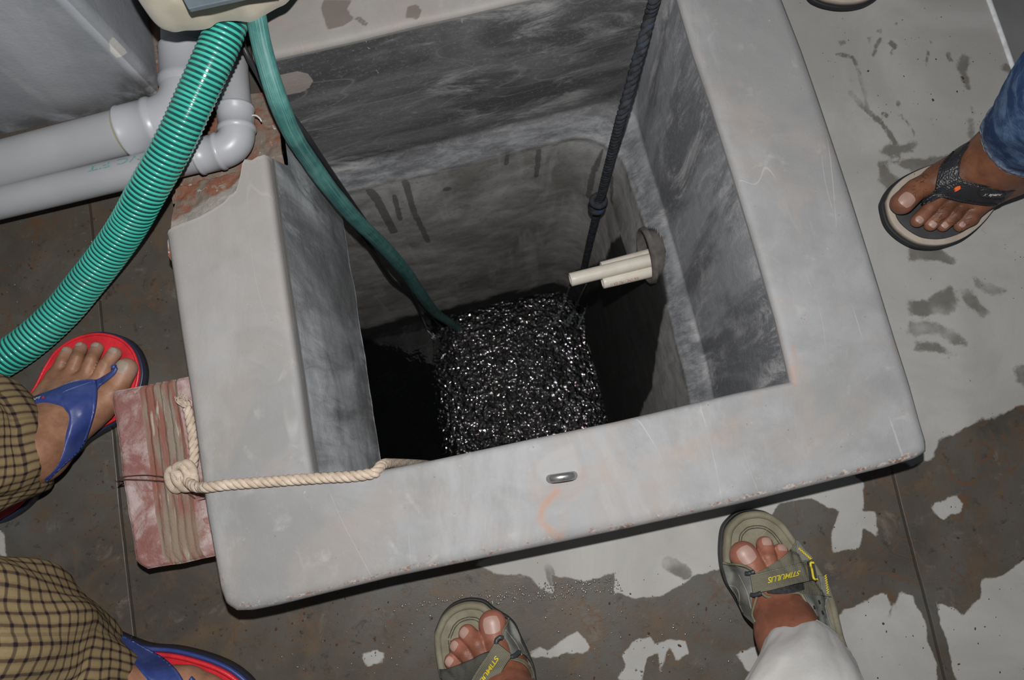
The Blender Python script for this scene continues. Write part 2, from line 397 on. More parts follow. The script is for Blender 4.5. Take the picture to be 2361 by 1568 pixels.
    # keep x on the arm
jit = (fbm(V.reshape(-1, 3)[:, :2], 25, 3, 5)-.5).reshape(V.shape[:2])
V[:, :, 2] += jit*.0025*(np.minimum(FR_, 1-FR_) > .02)
nr = V.shape[0]; Vf = V.reshape(-1, 3); F = grid_faces(nr, n)
F = [(f[0], f[3], f[2], f[1]) for f in F]
kk = len(Vf); e0 = [r*n for r in range(2, nr-1)]; e1 = [r*n+n-1 for r in range(2, nr-1)]
sk0 = Vf[e0].copy(); sk0[:, 2] = .0; sk0[:, 1] -= .004; sk1 = Vf[e1].copy(); sk1[:, 2] = 0
Vf = np.vstack([Vf, sk0, sk1]); F += [(e0[i], e0[i+1], kk+i+1, kk+i) for i in range(len(e0)-1)] + [(e1[i+1], e1[i], kk+len(e0)+i, kk+len(e0)+i+1) for i in range(len(e1)-1)]
# patch of fresh plaster round the iron eye
eye = W(1295, 1100, ZR)
pp = WL([(1234,1090),(1240,1062),(1265,1042),(1300,1028),(1322,1022),(1332,1040),(1342,1075),(1340,1095),(1300,1112),(1255,1118)], ZR)
patch = soft(sd_poly(Vf, pp), .0025)
Vf[:, 2] += patch*.002*(Vf[:, 2] > ZR-.01)
rust = np.zeros(len(Vf))
for q, w, a in [([(1285,1130),(1250,1170),(1245,1200),(1270,1225),(1290,1240)], 12, .9), ([(1300,1150),(1300,1210),(1295,1240)], 8, .6), ([(1240,1140),(1330,1120),(1345,1090)], 22, .5),
                ([(1340,1100),(1480,1075),(1600,1035),(1700,985)], 30, .42), ([(1480,1110),(1560,1115)], 14, .4), ([(1385,1085),(1401,1050)], 3, .95), ([(1230,1075),(1225,1120),(1260,1150),(1330,1140)], 16, .45), ([(1470,950),(1440,975),(1400,980)], 4, .7), ([(800,1210),(760,1190)], 20, .35), ([(1510,1150),(1514,1165)], 4, .8), ([(1827,850),(1835,890),(1830,800)], 7, .9), ([(2065,790),(2075,830)], 5, .9), ([(1735,185),(1740,192)], 4, .9), ([(1703,192),(1706,196)], 3, .9),
                ([(1858,873),(1862,878)], 4, .9), ([(590,350),(600,400)], 10, .3), ([(1600,100),(1640,240),(1740,560),(1815,830)], 3, .6), ([(620,1085),(690,1060)], 18, .35), ([(1120,1250),(1150,1258)], 10, .4),
                ([(665,105),(710,112)], 14, .5), ([(640,60),(760,40),(1000,40)], 40, .3), ([(700,0),(940,0)], 40, .3)]:
    rust = np.maximum(rust, a*soft(sd_line(Vf[:, :2], WL(q, ZR)[:, :2])-w/1850, .006))
chip = soft(sd_line(Vf[:, :2], resample(ouN, 60)+(0, .0055))-.002, .003)*.75
chip = np.maximum(chip, soft(sd_line(Vf[:, :2], resample(ouL[4:], 30)+(.004, 0))-.002, .003)*.6); chip = np.maximum(chip, soft(sd_line(Vf[:, :2], resample(ouR[:8], 60)+(-.003, 0))-.001, .003)*.5)
stain = np.zeros(len(Vf))
for q in ([(1428,1216),(1440,1214),(1446,1224),(1436,1229),(1427,1226)], [(745,0),(740,20),(755,68),(790,60),(815,45),(800,20),(812,0)], [(935,40),(940,15),(962,10),(972,25),(965,45)], [(815,40),(830,38),(852,58),(840,62)]):
    stain = np.maximum(stain, soft(sd_poly(Vf, WL(q, ZR)), .003))
m = Mat('curb_concrete', .7, .35)
nb = m.noise(4, 6, .6, .6)
c = m.mix(m.step(nb, .40, .62), (.268, .268, .266), (.332, .335, .341))
c = m.mix(m.math('MULTIPLY', m.step(m.noise(9, 8, .66, .7), .44, .64), .6), c, (.245, .247, .25))
c = m.mix(m.math('MULTIPLY', m.step(m.noise(7, 6, .6, .9, m.mapv(loc=(4, 2, 0))), .48, .64), .55), c, (.335, .300, .275))
c = m.mix(m.math('MULTIPLY', m.step(m.noise(5, 7, .7, .4, m.mapv((1, .35, 1), (0, 0, .3), loc=(1, 7, 0))), .52, .66), .5), c, (.41, .415, .425))
c = m.mix(m.math('MULTIPLY', m.step(m.noise(30, 6, .6, .5), .57, .8), .5), c, (.50, .48, .455))
for k, (sc, rz) in enumerate(((3.0, .5), (4.5, -.7), (6, 1.9))):
    nn = m.noise(sc, 2, .4, .3, m.mapv((1, .25, 1), (0, 0, rz), loc=(k*3, 0, 0)))
    ln = m.math('MULTIPLY', m.step(m.math('ABSOLUTE', m.math('SUBTRACT', nn, .5+.03*k)), .0013, .0), m.step(m.noise(9, 3, .5, 0, m.mapv(loc=(k, 5, 0))), .5, .62))
    c = m.mix(m.math('MULTIPLY', ln, .4), c, (.55, .55, .55))
spk = m.math('MULTIPLY', m.step(m.voro(70), .10, .04), m.step(m.noise(15, 2), .52, .6)); c = m.mix(m.math('MULTIPLY', spk, .7), c, (.18, .165, .15))
far = m.step(m.attr('farside'), 0, 1); c = m.mix(m.math('MULTIPLY', far, .6), c, (.345, .32, .295))
r = m.attr('rust'); rf = m.step(m.math('ADD', r, m.math('MULTIPLY', m.math('SUBTRACT', m.noise(45, 8, .72, .6), .5), 1.7)), .12, 1.0)
c = m.mix(m.math('MULTIPLY', rf, .62), c, m.mix(m.step(r, .4, .9), (.40, .295, .235), (.46, .235, .14)))
cf = m.step(m.math('ADD', m.attr('chip'), m.math('MULTIPLY', m.math('SUBTRACT', m.noise(90, 8, .75), .5), 2.6)), .34, .58)
c = m.mix(m.math('MULTIPLY', cf, .8), c, m.mix(m.step(m.noise(200, 3), .4, .6), (.27, .13, .08), (.55, .50, .46)))
c = m.mix(m.math('MULTIPLY', m.attr('patch'), .5), c, (.40, .385, .375))
c = m.mix(m.math('MULTIPLY', m.step(m.attr('stain'), .3, .7), .8), c, (.15, .125, .105))
m.color(c); m.bump(m.math('ADD', m.noise(40, 5, .6), m.math('MULTIPLY', m.noise(350, 4), .4)), .45, .0012)
CURB_M = m.m
farside = soft(np.linalg.norm(Vf[:, :2]-np.array(FLc), axis=1)-.42, .25)
curb = mesh_obj('pit_curb', Vf, F, CURB_M, attrs=dict(rust=rust, chip=chip, patch=patch, stain=stain, farside=farside))
tag(curb, 'raised grey concrete curb framing the square water pit, broken at its far left corner', 'curb')
# bent iron eye set in the near side
a = W(1268, 1104, ZR); b = W(1322, 1096, ZR); d = (b-a); 
pth = [a+(0, 0, -.012), a+(0, 0, .001)] + [a + d*t + np.array((0, 0, .004+.009*math.sin(math.pi*t)**.5)) for t in np.linspace(.08, .92, 14)] + [b+(0, 0, .001), b+(0, 0, -.012)]
V, F, _ = tube(catmull(pth, 3), .0052, 14)
mt = Mat('galvanised', .38, .5, .85); mt.color(mt.ramp(mt.noise(90, 4), [(.3, .28), (.7, .5)])); mt.bump(mt.noise(300, 3), .3, .0006)
lb = mesh_obj('iron_eye', V, F, mt.m, curb); lb['label'] = 'grey iron eye bent out of the curb'

# ------------------------------------------------------------------ walls of the shaft
def wallmat(name, rot, strch, lo, hi, smear, seed=0):
    m = Mat(name, .78, .3)
    v = m.mapv(strch, rot, loc=(seed, seed*.7, 0))
    big = m.noise(4.5, 7, .62, .8, v)
    c = m.mix(m.step(big, .40, .60), lo, hi)
    sm = m.math('MULTIPLY', m.step(m.noise(10, 9, .78, .7, v), .47, .66), m.step(m.noise(3.5, 4, .5, .5), .38, .58))
    c = m.mix(m.math('MULTIPLY', sm, .95), c, smear)
    fine = m.step(m.noise(38, 8, .8, .3, v), .56, .76)
    c = m.mix(m.math('MULTIPLY', fine, .38), c, smear)
    grit = m.step(m.noise(170, 6, .8), .52, .68); c = m.mix(m.math('MULTIPLY', grit, .30), c, smear)
    bl = m.math('MULTIPLY', m.step(m.attr('worn_lit'), .1, .9), m.step(m.noise(9, 7, .65, .5, v), .25, .6)); c = m.mix(bl, c, m.mix(m.noise(30, 6, .6, .3, v), (.55, .56, .58), (.85, .87, .90)))
    for k in range(4):
        nn = m.noise(2.2+k, 2, .4, .5, m.mapv(strch, tuple(x+.25*k-.3 for x in rot), loc=(k*3+seed, k, k)))
        ln = m.math('MULTIPLY', m.step(m.math('ABSOLUTE', m.math('SUBTRACT', nn, .5)), .0035, .0), m.step(m.noise(6, 3, .5, 0, m.mapv(loc=(k, 5, 2))), .46, .6))
        c = m.mix(m.math('MULTIPLY', ln, .5), c, (.30, .29, .28))
    spk = m.math('MULTIPLY', m.step(m.voro(120), .12, .05), m.step(m.noise(12, 3), .5, .6)); c = m.mix(spk, c, (.34, .32, .30))
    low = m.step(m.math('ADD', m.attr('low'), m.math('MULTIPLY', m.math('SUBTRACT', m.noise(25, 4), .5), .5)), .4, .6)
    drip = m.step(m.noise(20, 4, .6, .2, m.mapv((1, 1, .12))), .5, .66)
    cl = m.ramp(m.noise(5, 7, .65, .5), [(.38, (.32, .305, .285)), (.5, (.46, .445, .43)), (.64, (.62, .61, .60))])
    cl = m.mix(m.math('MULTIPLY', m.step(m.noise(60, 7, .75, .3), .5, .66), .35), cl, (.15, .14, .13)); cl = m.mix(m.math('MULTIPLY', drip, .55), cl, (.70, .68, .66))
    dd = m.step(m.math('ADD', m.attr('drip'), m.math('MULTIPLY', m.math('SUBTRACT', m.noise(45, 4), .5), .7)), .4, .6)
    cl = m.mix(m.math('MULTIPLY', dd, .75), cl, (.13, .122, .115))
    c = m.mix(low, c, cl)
    rg = m.step(m.math('ADD', m.attr('ridge'), m.math('MULTIPLY', m.math('SUBTRACT', m.noise(26, 8, .75, .5, v), .5), 1.9)), .35, .95)
    c = m.mix(m.math('MULTIPLY', rg, .8), c, m.mix(m.step(m.noise(34, 8, .8, .3, v), .35, .68), (.15, .155, .165), (.43, .44, .46)))
    ch = m.step(m.attr('chip'), .4, .6); c = m.mix(ch, c, m.mix(m.noise(80, 4), (.42, .34, .30), (.33, .32, .30)))
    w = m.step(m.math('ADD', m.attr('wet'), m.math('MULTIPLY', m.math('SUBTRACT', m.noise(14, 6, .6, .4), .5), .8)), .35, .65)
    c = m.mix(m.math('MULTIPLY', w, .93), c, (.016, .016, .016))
    tp = m.step(m.attr('top'), .3, .8); c = m.mix(tp, c, (.27, .265, .26))
    m.color(c); m.bump(m.math('ADD', m.noise(30, 6, .6), m.math('MULTIPLY', m.noise(200, 4), .3)), .55, .002); return m.m
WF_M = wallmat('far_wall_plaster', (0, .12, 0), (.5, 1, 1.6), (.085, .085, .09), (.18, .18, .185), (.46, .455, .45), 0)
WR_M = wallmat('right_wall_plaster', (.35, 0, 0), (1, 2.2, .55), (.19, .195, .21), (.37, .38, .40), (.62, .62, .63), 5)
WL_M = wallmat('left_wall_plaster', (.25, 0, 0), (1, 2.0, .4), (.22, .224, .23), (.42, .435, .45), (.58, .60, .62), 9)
Z_RIDGE = -.238
def inset(z): return .028*np.clip((Z_RIDGE+.012 - z)/.055, 0, 1)**.8
def rad(z): return .003 + .10*np.clip((-.12 - z)/.16, 0, 1)**1.5
zl = np.r_[np.linspace(ZR-.007, Z_RIDGE+.03, 70), np.linspace(Z_RIDGE+.027, Z_RIDGE-.07, 24), np.linspace(Z_RIDGE-.08, ZW-.25, 150)]
ex = (FRc-FLc)/np.linalg.norm(FRc-FLc); ey = np.array([-ex[1], ex[0]])
edR = (NRc-FRc)/np.linalg.norm(NRc-FRc); inRn = np.array([edR[1], -edR[0]]); inRn = inRn if inRn[0] < 0 else -inRn
farE = resample(inF[::-1], 150); rgtE = resample(inR[::-1], 130)
def farrow(z, x0=None):
    r = rad(z); i = inset(z); c = FRc + (-ey)*i + inRn*i   # inset corner
    s = np.linspace(0, 1, 150)
    base = farE*1.0 + (-ey)*i; L = np.linalg.norm(FRc-FLc)
    d = (base - FLc) @ ex; dm = (c-ex*r-FLc) @ ex
    newd = s*dm
    px_ = np.stack([np.interp(newd, d, base[:, 0]), np.interp(newd, d, base[:, 1])], -1)
    a = np.linspace(0, 1, 9)[1:]*.5*math.pi/2
    cc = c - ex*r + edR*r
    e1 = -edR; arc = cc + r*(np.cos(a)[:, None]*e1 + np.sin(a)[:, None]*ex)
    return np.vstack([px_, arc])
def rightrow(z):
    r = rad(z); i = inset(z); c = FRc + (-ey)*i + inRn*i
    a = np.linspace(.5, 1, 9)[:-1]*math.pi/2; cc = c - ex*r + edR*r
    arc = cc + r*(np.cos(a)[:, None]*(-edR) + np.sin(a)[:, None]*ex)
    base = rgtE + inRn*i; d = (base-FRc) @ edR; L = (NRc-FRc) @ edR; s0 = (c+edR*r-FRc) @ edR
    newd = np.linspace(s0, L+.012, 130)
    seg = np.stack([np.interp(newd, d, base[:, 0]), np.interp(newd, d, base[:, 1])], -1)
    ov = np.clip(newd-L, 0, 1); seg += edR*ov[:, None]
    return np.vstack([arc, seg])
def shaft_attrs(V, side):
    z = V[:, 2]; a = {}
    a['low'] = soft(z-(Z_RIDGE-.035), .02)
    a['ridge'] = np.clip(1.25-np.abs(z-(Z_RIDGE-.028))/.048, 0, 1); a['worn_lit'] = np.zeros(len(V))
    a['top'] = soft(-(z-(ZR-.012)), .004)
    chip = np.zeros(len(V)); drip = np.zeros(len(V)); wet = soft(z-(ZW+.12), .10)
    P = np.c_[V[:, 0], V[:, 2]] if side == 'far' else np.c_[V[:, 1], V[:, 2]]
    if side == 'far':
        yF = FLc[1]
        def T(q): w = WY(np.array(q, float)[:, 0], np.array(q, float)[:, 1], yF-.01); return np.c_[w[:, 0], w[:, 2]]
        chip = np.maximum(chip, soft(sd_poly(P, T([(640,190),(655,187),(690,180),(712,185),(725,200),(715,218),(695,228),(662,232),(650,215)])), .002))
        for q, w in (([(930,400),(950,470),(985,545)], 6), ([(850,420),(870,450),(905,520)], 8), ([(905,430),(920,490)], 5), ([(1385,310),(1360,370),(1350,430)], 5), ([(1240,340),(1235,400)], 5), ([(1170,330),(1165,370)], 4), ([(1028,422),(1030,424)], 8)):
            drip = np.maximum(drip, soft(sd_line(P, T(q))-w/900, .006))
    if side == 'right':
        def T(q): w = WX(np.array(q, float)[:, 0], np.array(q, float)[:, 1], FRc[0]-.03); return np.c_[w[:, 1], w[:, 2]]
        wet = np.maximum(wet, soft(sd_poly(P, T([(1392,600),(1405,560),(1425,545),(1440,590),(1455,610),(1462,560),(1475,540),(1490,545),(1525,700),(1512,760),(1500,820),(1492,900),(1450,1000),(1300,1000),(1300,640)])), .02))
        for q, w in (([(1420,400),(1410,470)], 5),):
            drip = np.maximum(drip, soft(sd_line(P, T(q))-w/900, .006))
    a['chip'] = chip; a['drip'] = drip; a['wet'] = wet
    return a
def wall_loft(name, rowf, mat, side, amp=.003):
    V = np.vstack([np.c_[rowf(z), np.full(len(rowf(z)), z)] for z in zl]); m_ = len(rowf(0))
    rl = np.where(V[:, 2] < Z_RIDGE-.02, 1.6, .6)
    nz = (fbm(V*np.array([1, 1, 1]), 9, 4, 3)-.5)*2*amp*rl*np.clip((ZR-.01-V[:, 2])/.04, 0, 1)
    if side == 'far': V[:, 1] -= np.abs(nz)
    elif side == 'right': V[:, 0] -= np.abs(nz)
    return tag(mesh_obj(name, V, grid_faces(len(zl), m_), mat, attrs=shaft_attrs(V, side)), kind='structure')
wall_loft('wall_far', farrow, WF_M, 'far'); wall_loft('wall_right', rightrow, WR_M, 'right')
# the part of the tank that widens to the left under the slab: far wall continues, behind the hose
zz = np.linspace(-.30, ZW-.25, 120); xs = np.linspace(-.62, 0.005, 110)
V = np.array([[FLc[0]+x, (FLc+ex*x)[1]-inset(z)-.0, z] for z in zz for x in xs]); V[:, 1] -= np.abs((fbm(V, 9, 4, 3)-.5)*.008)
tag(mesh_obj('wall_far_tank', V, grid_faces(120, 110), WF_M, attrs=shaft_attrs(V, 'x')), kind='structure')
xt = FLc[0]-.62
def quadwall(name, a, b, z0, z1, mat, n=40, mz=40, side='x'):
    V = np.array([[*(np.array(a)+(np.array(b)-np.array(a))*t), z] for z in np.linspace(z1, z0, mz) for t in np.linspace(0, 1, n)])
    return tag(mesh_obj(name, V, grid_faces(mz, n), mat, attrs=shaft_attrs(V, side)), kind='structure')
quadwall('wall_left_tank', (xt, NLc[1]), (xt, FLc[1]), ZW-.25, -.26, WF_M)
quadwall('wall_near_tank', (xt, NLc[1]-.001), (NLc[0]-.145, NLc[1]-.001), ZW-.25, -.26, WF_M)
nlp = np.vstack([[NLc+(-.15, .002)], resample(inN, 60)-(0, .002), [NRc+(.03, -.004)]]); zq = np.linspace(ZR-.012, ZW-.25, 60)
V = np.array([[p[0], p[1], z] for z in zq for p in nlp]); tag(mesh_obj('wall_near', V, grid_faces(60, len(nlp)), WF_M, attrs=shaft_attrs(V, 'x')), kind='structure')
# left wall of the neck: a thick slab edge with a ragged lower lip
lf = resample(inL, 130)
zs = np.r_[np.linspace(0, 1, 60)]
V = []; 
for f in zs:
    for j, p in enumerate(lf):
        yfrac = (lf[j, 1]-lf[0, 1])/(lf[-1, 1]-lf[0, 1])
        yb = inL[2, 1]
        top = ZR-.007 if p[1] < yb+.006 else .042+.004*math.sin(p[1]*60)
        if yb-.004 < p[1] < yb+.02: top = ZR-.007 + (0.045-ZR+.007)*np.clip((p[1]-yb+.004)/.024, 0, 1)
        bot = -.262 - .035*(1-yfrac)*0 + .014*(fbm(np.array([[p[1], 0.]]), 18, 3, 8)[0]-.5)
        z = top + (bot-top)*f
        V.append((p[0]+.004+.004*(1-math.cos(f*3.1)) , p[1], z))
V = np.array(V); V[:, 0] += (fbm(V[:, 1:], 14, 4, 2)-.5)*.006*np.clip((ZR-.01-V[:, 2])/.05, 0, 1)
nfr = len(V); F = grid_faces(60, 130)
bi = [59*130+j for j in range(130)]; V = np.vstack([V, V[bi]+(-.02, 0, -.01), V[bi]*np.array([1, 1, 0])+np.array([-.62, 0, -.285])])
F += grid_faces(1, 1) + [(bi[j], nfr+j, nfr+j+1, bi[j+1]) for j in range(129)] + [(nfr+j, nfr+130+j, nfr+131+j, nfr+j+1) for j in range(129)]
at = shaft_attrs(V, 'x'); at['low'] *= 0; at['ridge'] *= 0; at['wet'] *= 0
at['top'] = soft(-(V[:, 2]-(ZR-.018)), .008)*(V[:, 1] < inL[2, 1]+.004)
wy = (V[:, 1]-inL[-1, 1])/(inL[2, 1]-inL[-1, 1]); at['worn_lit'] = np.clip(1.35-wy*1.5, 0, 1)*np.clip(.75+V[:, 2]*2.2, .25, 1)*(V[:, 0] > FLc[0]-.1)  # cement bloom, plus brightening painted where the near end catches more light
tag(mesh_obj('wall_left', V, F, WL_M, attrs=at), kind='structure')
V = np.array([[x, y, ZW-.24] for y in (NLc[1]-.1, FLc[1]+.1) for x in (xt-.05, NRc[0]+.1)])
tag(mesh_obj('floor_pit', V, [(0, 1, 3, 2)], WF_M, smooth=False), kind='structure')

# ------------------------------------------------------------------ water
gx = np.arange(xt+.002, NRc[0]-.02, .006); gy = np.arange(NLc[1]+.002, FLc[1]+.03, .006)
X, Y = np.meshgrid(gx, gy); P2 = np.c_[X.ravel(), Y.ravel()]
cen = W(1340, 740, ZW)[:2]
rr = np.linalg.norm(P2-cen, axis=1)
z = ZW + .0012*np.sin(rr*70)*np.exp(-rr*2.5) + .0018*(fbm(P2, 14, 3, 4)-.5)
rpoly = WL([(1035,715),(1300,655),(1380,690),(1440,1090),(1060,1090),(1020,1000),(1010,900),(1025,790)], ZW)
rip = soft(sd_poly(P2, rpoly), .035)
m = Mat('water', .036, .5); m.b.inputs['IOR'].default_value = 2.5
m.color((.006, .007, .007))
b1 = m.noise(56, 1, .5, .3); b2 = m.noise(120, 0, .5, .0)
hgt = m.math('MULTIPLY', m.math('ADD', b1, m.math('MULTIPLY', b2, .30)), m.math('ADD', m.math('MULTIPLY', m.attr('ripple'), 1.0), .05))
m.bump(hgt, 1.0, .0075)
water = mesh_obj('pit_water', np.c_[P2, z], grid_faces(len(gy), len(gx)), m.m, attrs=dict(ripple=rip))
tag(water, 'dark rippling water glinting at the bottom of the pit', 'water', kind='stuff')
# ------------------------------------------------------------------ plastered wall block at the far left
C0 = W(380, 213, .02)[:2]
m = Mat('block_plaster', .75, .35)
v = m.mapv((1, 1, .30), (0, .05, 0))
c = m.mix(m.step(m.noise(6, 7, .6, .5, v), .32, .7), (.27, .285, .31), (.43, .44, .465))
c = m.mix(m.math('MULTIPLY', m.step(m.noise(16, 6, .65, .5, v), .52, .78), .5), c, (.58, .58, .59))
c = m.mix(m.math('MULTIPLY', m.step(m.attr('base_dark'), .2, .9), m.step(m.noise(18, 6, .6, .5), .3, .6)), c, (.09, .088, .085))
c = m.mix(m.step(m.math('ADD', m.attr('edge'), m.math('MULTIPLY', m.math('SUBTRACT', m.noise(50, 5, .6), .5), .9)), .4, .6), c, (.42, .38, .35))
c = m.mix(m.step(m.attr('patch'), .4, .6), c, m.mix(m.noise(70, 4), (.48, .46, .42), (.60, .58, .55)))
m.color(c); m.bump(m.math('ADD', m.noise(25, 6, .6), m.math('MULTIPLY', m.noise(220, 4), .3)), .5, .002)
zs_ = np.linspace(.0, .62, 60)
path = np.vstack([np.c_[np.linspace(-1.2, C0[0]-.012, 90), np.full(90, C0[1])],
                  C0+np.array([-.012, .012])+.012*np.c_[np.sin(np.linspace(0, 1.57, 8)), -np.cos(np.linspace(0, 1.57, 8))],
                  np.c_[np.full(60, C0[0]), np.linspace(C0[1]+.014, C0[1]+.75, 60)]])
V = np.array([[p[0], p[1], z] for z in zs_ for p in path]); nn = (fbm(V, 12, 4, 6)-.5)*.005; V[:, 1] -= np.where(V[:, 0] < C0[0]-.01, nn, 0); V[:, 0] += np.where(V[:, 1] > C0[1]+.01, nn, 0)
base_dark = soft(V[:, 2]-.05, .04)*.7; base_dark = np.maximum(base_dark, soft(np.linalg.norm(V-np.array([C0[0]-.03, C0[1], .03]), axis=1)-.05, .04))  # darker towards the base and around the foot of the corner
rgt = V[:, 1] > C0[1]+.006
edge = rgt*soft(V[:, 2]-.035, .02)
pc = V[np.argmin(np.linalg.norm(V - (W(289, 108, .13)*0+WY(289, 108, C0[1])), axis=1))]
patchb = soft(np.linalg.norm((V-pc)*[1.3, 1, .9], axis=1)-.018+.012*(fbm(V, 60, 3)-.5), .003)*(~rgt)
tag(mesh_obj('wall_block', V, grid_faces(60, len(path)), m.m, attrs=dict(base_dark=base_dark, edge=edge, patch=patchb)), kind='structure')

# ------------------------------------------------------------------ broken brickwork of the far left corner
BR = Mat('broken_brick', .85, .25)
c = BR.mix(BR.step(BR.noise(28, 6, .6, .6), .42, .58), (.20, .165, .135), (.24, .10, .062))
c = BR.mix(BR.step(BR.noise(45, 5, .65, .5), .55, .7), c, (.30, .27, .235))
c = BR.mix(BR.step(BR.attr('mortar'), .3, .7), c, (.33, .30, .27))
c = BR.mix(BR.step(BR.noise(70, 4), .66, .72), c, (.5, .48, .46))
BR.color(c); BR.bump(BR.math('ADD', BR.noise(60, 6, .7), BR.math('MULTIPLY', BR.noise(250, 3), .4)), .9, .003)
def rubble(name, quad, z, amp, n=70, m_=60, label=None, seed=1, mort=None):
    q = [np.array(p) for p in quad]; V = []
    for i in np.linspace(0, 1, n):
        for j in np.linspace(0, 1, m_):
            V.append((q[0]*(1-j)+q[1]*j)*(1-i) + (q[3]*(1-j)+q[2]*j)*i)
    V = np.array(V); zz_ = z + amp*(fbm(V, 22, 5, seed)-.5)*2
    V3 = np.c_[V, zz_]; F = grid_faces(n, m_)
    k = len(V3); bd = [j for j in range(m_)] + [i*m_+m_-1 for i in range(1, n)] + [(n-1)*m_+j for j in reversed(range(m_-1))] + [i*m_ for i in reversed(range(1, n-1))]
    V3 = np.vstack([V3, np.c_[V3[bd][:, :2], np.full(len(bd), -.0)]]); F += [(bd[i], bd[(i+1) % len(bd)], k+(i+1) % len(bd), k+i) for i in range(len(bd))]
    mo = mort(V3) if mort else np.zeros(len(V3))
    return mesh_obj(name, V3, F, BR.m, attrs=dict(mortar=mo))
yb = inL[2, 1]
q = [np.array([C0[0]-.005, yb+.004]), np.array([inL[2, 0]-.004, yb-.004]), FLc+(-.001, .012), np.array([C0[0]-.005, FLc[1]+.012])]
o = rubble('low_brickwork', q, .036, .009, 110, 90, seed=3)
tag(o, 'low reddish broken brickwork under the two grey pipes at the broken curb corner', 'brickwork')
q = [np.array([C0[0]-.005, FLc[1]+.015]), np.array([FLc[0]-.10, FLc[1]+.015]), np.array([FLc[0]-.10, FLc[1]+.35]), np.array([C0[0]-.005, FLc[1]+.35])]
V, F = None, None
o2 = rubble('brick_ledge', q, .036, .009, 60, 60, seed=5); tag(o2, 'reddish brick ledge between the plastered wall and the curb at the top', 'brickwork')
# the step of exposed brick just under the torn plaster of the left curb
qa = WL([(398, 425), (560, 383), (600, 372), (616, 362)], .10)[:, :2]; qb = WL([(386, 556), (430, 535), (480, 520), (530, 486), (562, 440), (580, 400), (612, 372)], .118)[:, :2]
A = resample(catmull(qa, 6), 70); B = resample(catmull(qb, 6), 70)
A = A + np.c_[(fbm(np.c_[np.arange(70)*.1, np.zeros(70)], 2, 3)-.5)*.004, (fbm(np.c_[np.arange(70)*.1, np.ones(70)], 2, 3)-.5)*.006]
rows = [np.c_[A, np.full(70, 0.0)], np.c_[A, np.full(70, .085)]] + [np.c_[A*(1-t)+B*t, np.full(70, .092+.026*t**1.5)] for t in np.linspace(.03, 1, 40)] + [np.c_[B+(-.002, -.02), np.full(70, .117)], np.c_[B+(-.002, -.03), np.full(70, .10)], np.c_[B+(-.002, -.03), np.full(70, 0)]]
V = np.vstack(rows); V[:, 2] += np.where(V[:, 2] > .09, (fbm(V[:, :2], 35, 5, 9)-.5)*.014, 0)
nrw = len(rows); F = grid_faces(nrw, 70) + [tuple(r*70 for r in reversed(range(nrw))), tuple(r*70+69 for r in range(nrw))]
mo = soft(sd_poly(V, np.vstack([WL([(395, 520), (460, 470), (520, 440), (560, 395), (590, 360), (640, 380), (640, 560), (380, 580)], .1)[:, :2]])), .008)
ex_ = mesh_obj('exposed_brick', V, F, BR.m, curb, attrs=dict(mortar=mo)); ex_['label'] = 'reddish brown brick and mortar core exposed at the broken end'

# ------------------------------------------------------------------ grey PVC pipes
def pvc(name, c, rough=.33):
    m = Mat(name, rough, .5); m.color(m.mix(m.step(m.noise(9, 6, .6), .35, .75), tuple(x*.9 for x in c), c))
    m.roughness(m.ramp(m.noise(20, 5), [(.3, .28), (.7, .45)])); m.bump(m.noise(300, 2), .08, .0004); return m.m
PV = pvc('grey_pvc', (.40, .405, .42)); PV2 = pvc('pale_pvc_fitting', (.47, .48, .51))
xdir = np.array([*(-ex), 0]); ydir = np.array([*ey, 0])
def straight(a, b, r, n=40, seg=40): return tube(np.linspace(a, b, n), r, seg)[:2]
def ringed(a, b, rs, seg=40):
    """turned fitting: rs = list of (t, radius) along a-b"""
    a = np.array(a); b = np.array(b); P = np.array([a+(b-a)*t for t, _ in rs]); n = len(P)
    d = (b-a)/np.linalg.norm(b-a); N = np.cross(d, (0, 0, 1)); N /= np.linalg.norm(N); B = np.cross(d, N); an = np.linspace(0, 2*np.pi, seg, endpoint=False)
    V = np.vstack([p + r*(np.cos(an)[:, None]*N+np.sin(an)[:, None]*B) for p, (_, r) in zip(P, rs)]); return V, grid_faces(n, seg, True)
# large pipe: centre line from the far end (under the cloth), turning left
R1 = .0325; z1 = .078
cA = W(424, 60, z1+.02); 
cl = WL([(0, 380), (170, 334), (335, 291)], z1)
yc = cl[2]; dirL = (cl[0]-cl[2]); dirL /= np.linalg.norm(dirL)
corner = WL([(432, 266)], z1)[0]; up = WL([(427, 90)], z1)[0]-corner; up /= np.linalg.norm(up); up[2] = 0
lp = empty('drain_pipe', (*corner[:2], z1-R1), 'thick grey plastic pipe running left from under the cloth, with an elbow joint', 'pipe', None)
V, F = straight(corner+dirL*.045, corner+dirL*.95, R1, 60); mesh_obj('pipe_run', V, F, PV, lp)
V, F = straight(corner+up*.09, corner+up*.5, R1, 40); mesh_obj('pipe_run', V, F, PV, lp)
def elbow(c, d1, d2, r, R, n=22, seg=40):
    p1 = c+d1*R; p2 = c+d2*R; t = np.linspace(0, 1, n)[:, None]; P = (1-t)**2*p1+2*t*(1-t)*c+t**2*p2; return tube(P, r, seg, cap=False)[:2]
lpm = [elbow(corner, dirL, up, R1+.003, .045), ringed(corner+dirL*.04, corner+dirL*.092, [(0, R1+.003), (.1, R1+.0055), (.2, R1+.0055), (.25, R1+.0035), (.9, R1+.0035), (.93, R1+.0045), (.99, R1+.004), (1, R1)]),
       ringed(corner+up*.04, corner+up*.105, [(0, R1+.003), (.1, R1+.0055), (.2, R1+.0055), (.25, R1+.0035), (.9, R1+.0035), (.95, R1+.005), (1, R1)])]
V, F = merge(lpm); e1_ = mesh_obj('elbow_joint', V, F, PV2, lp)
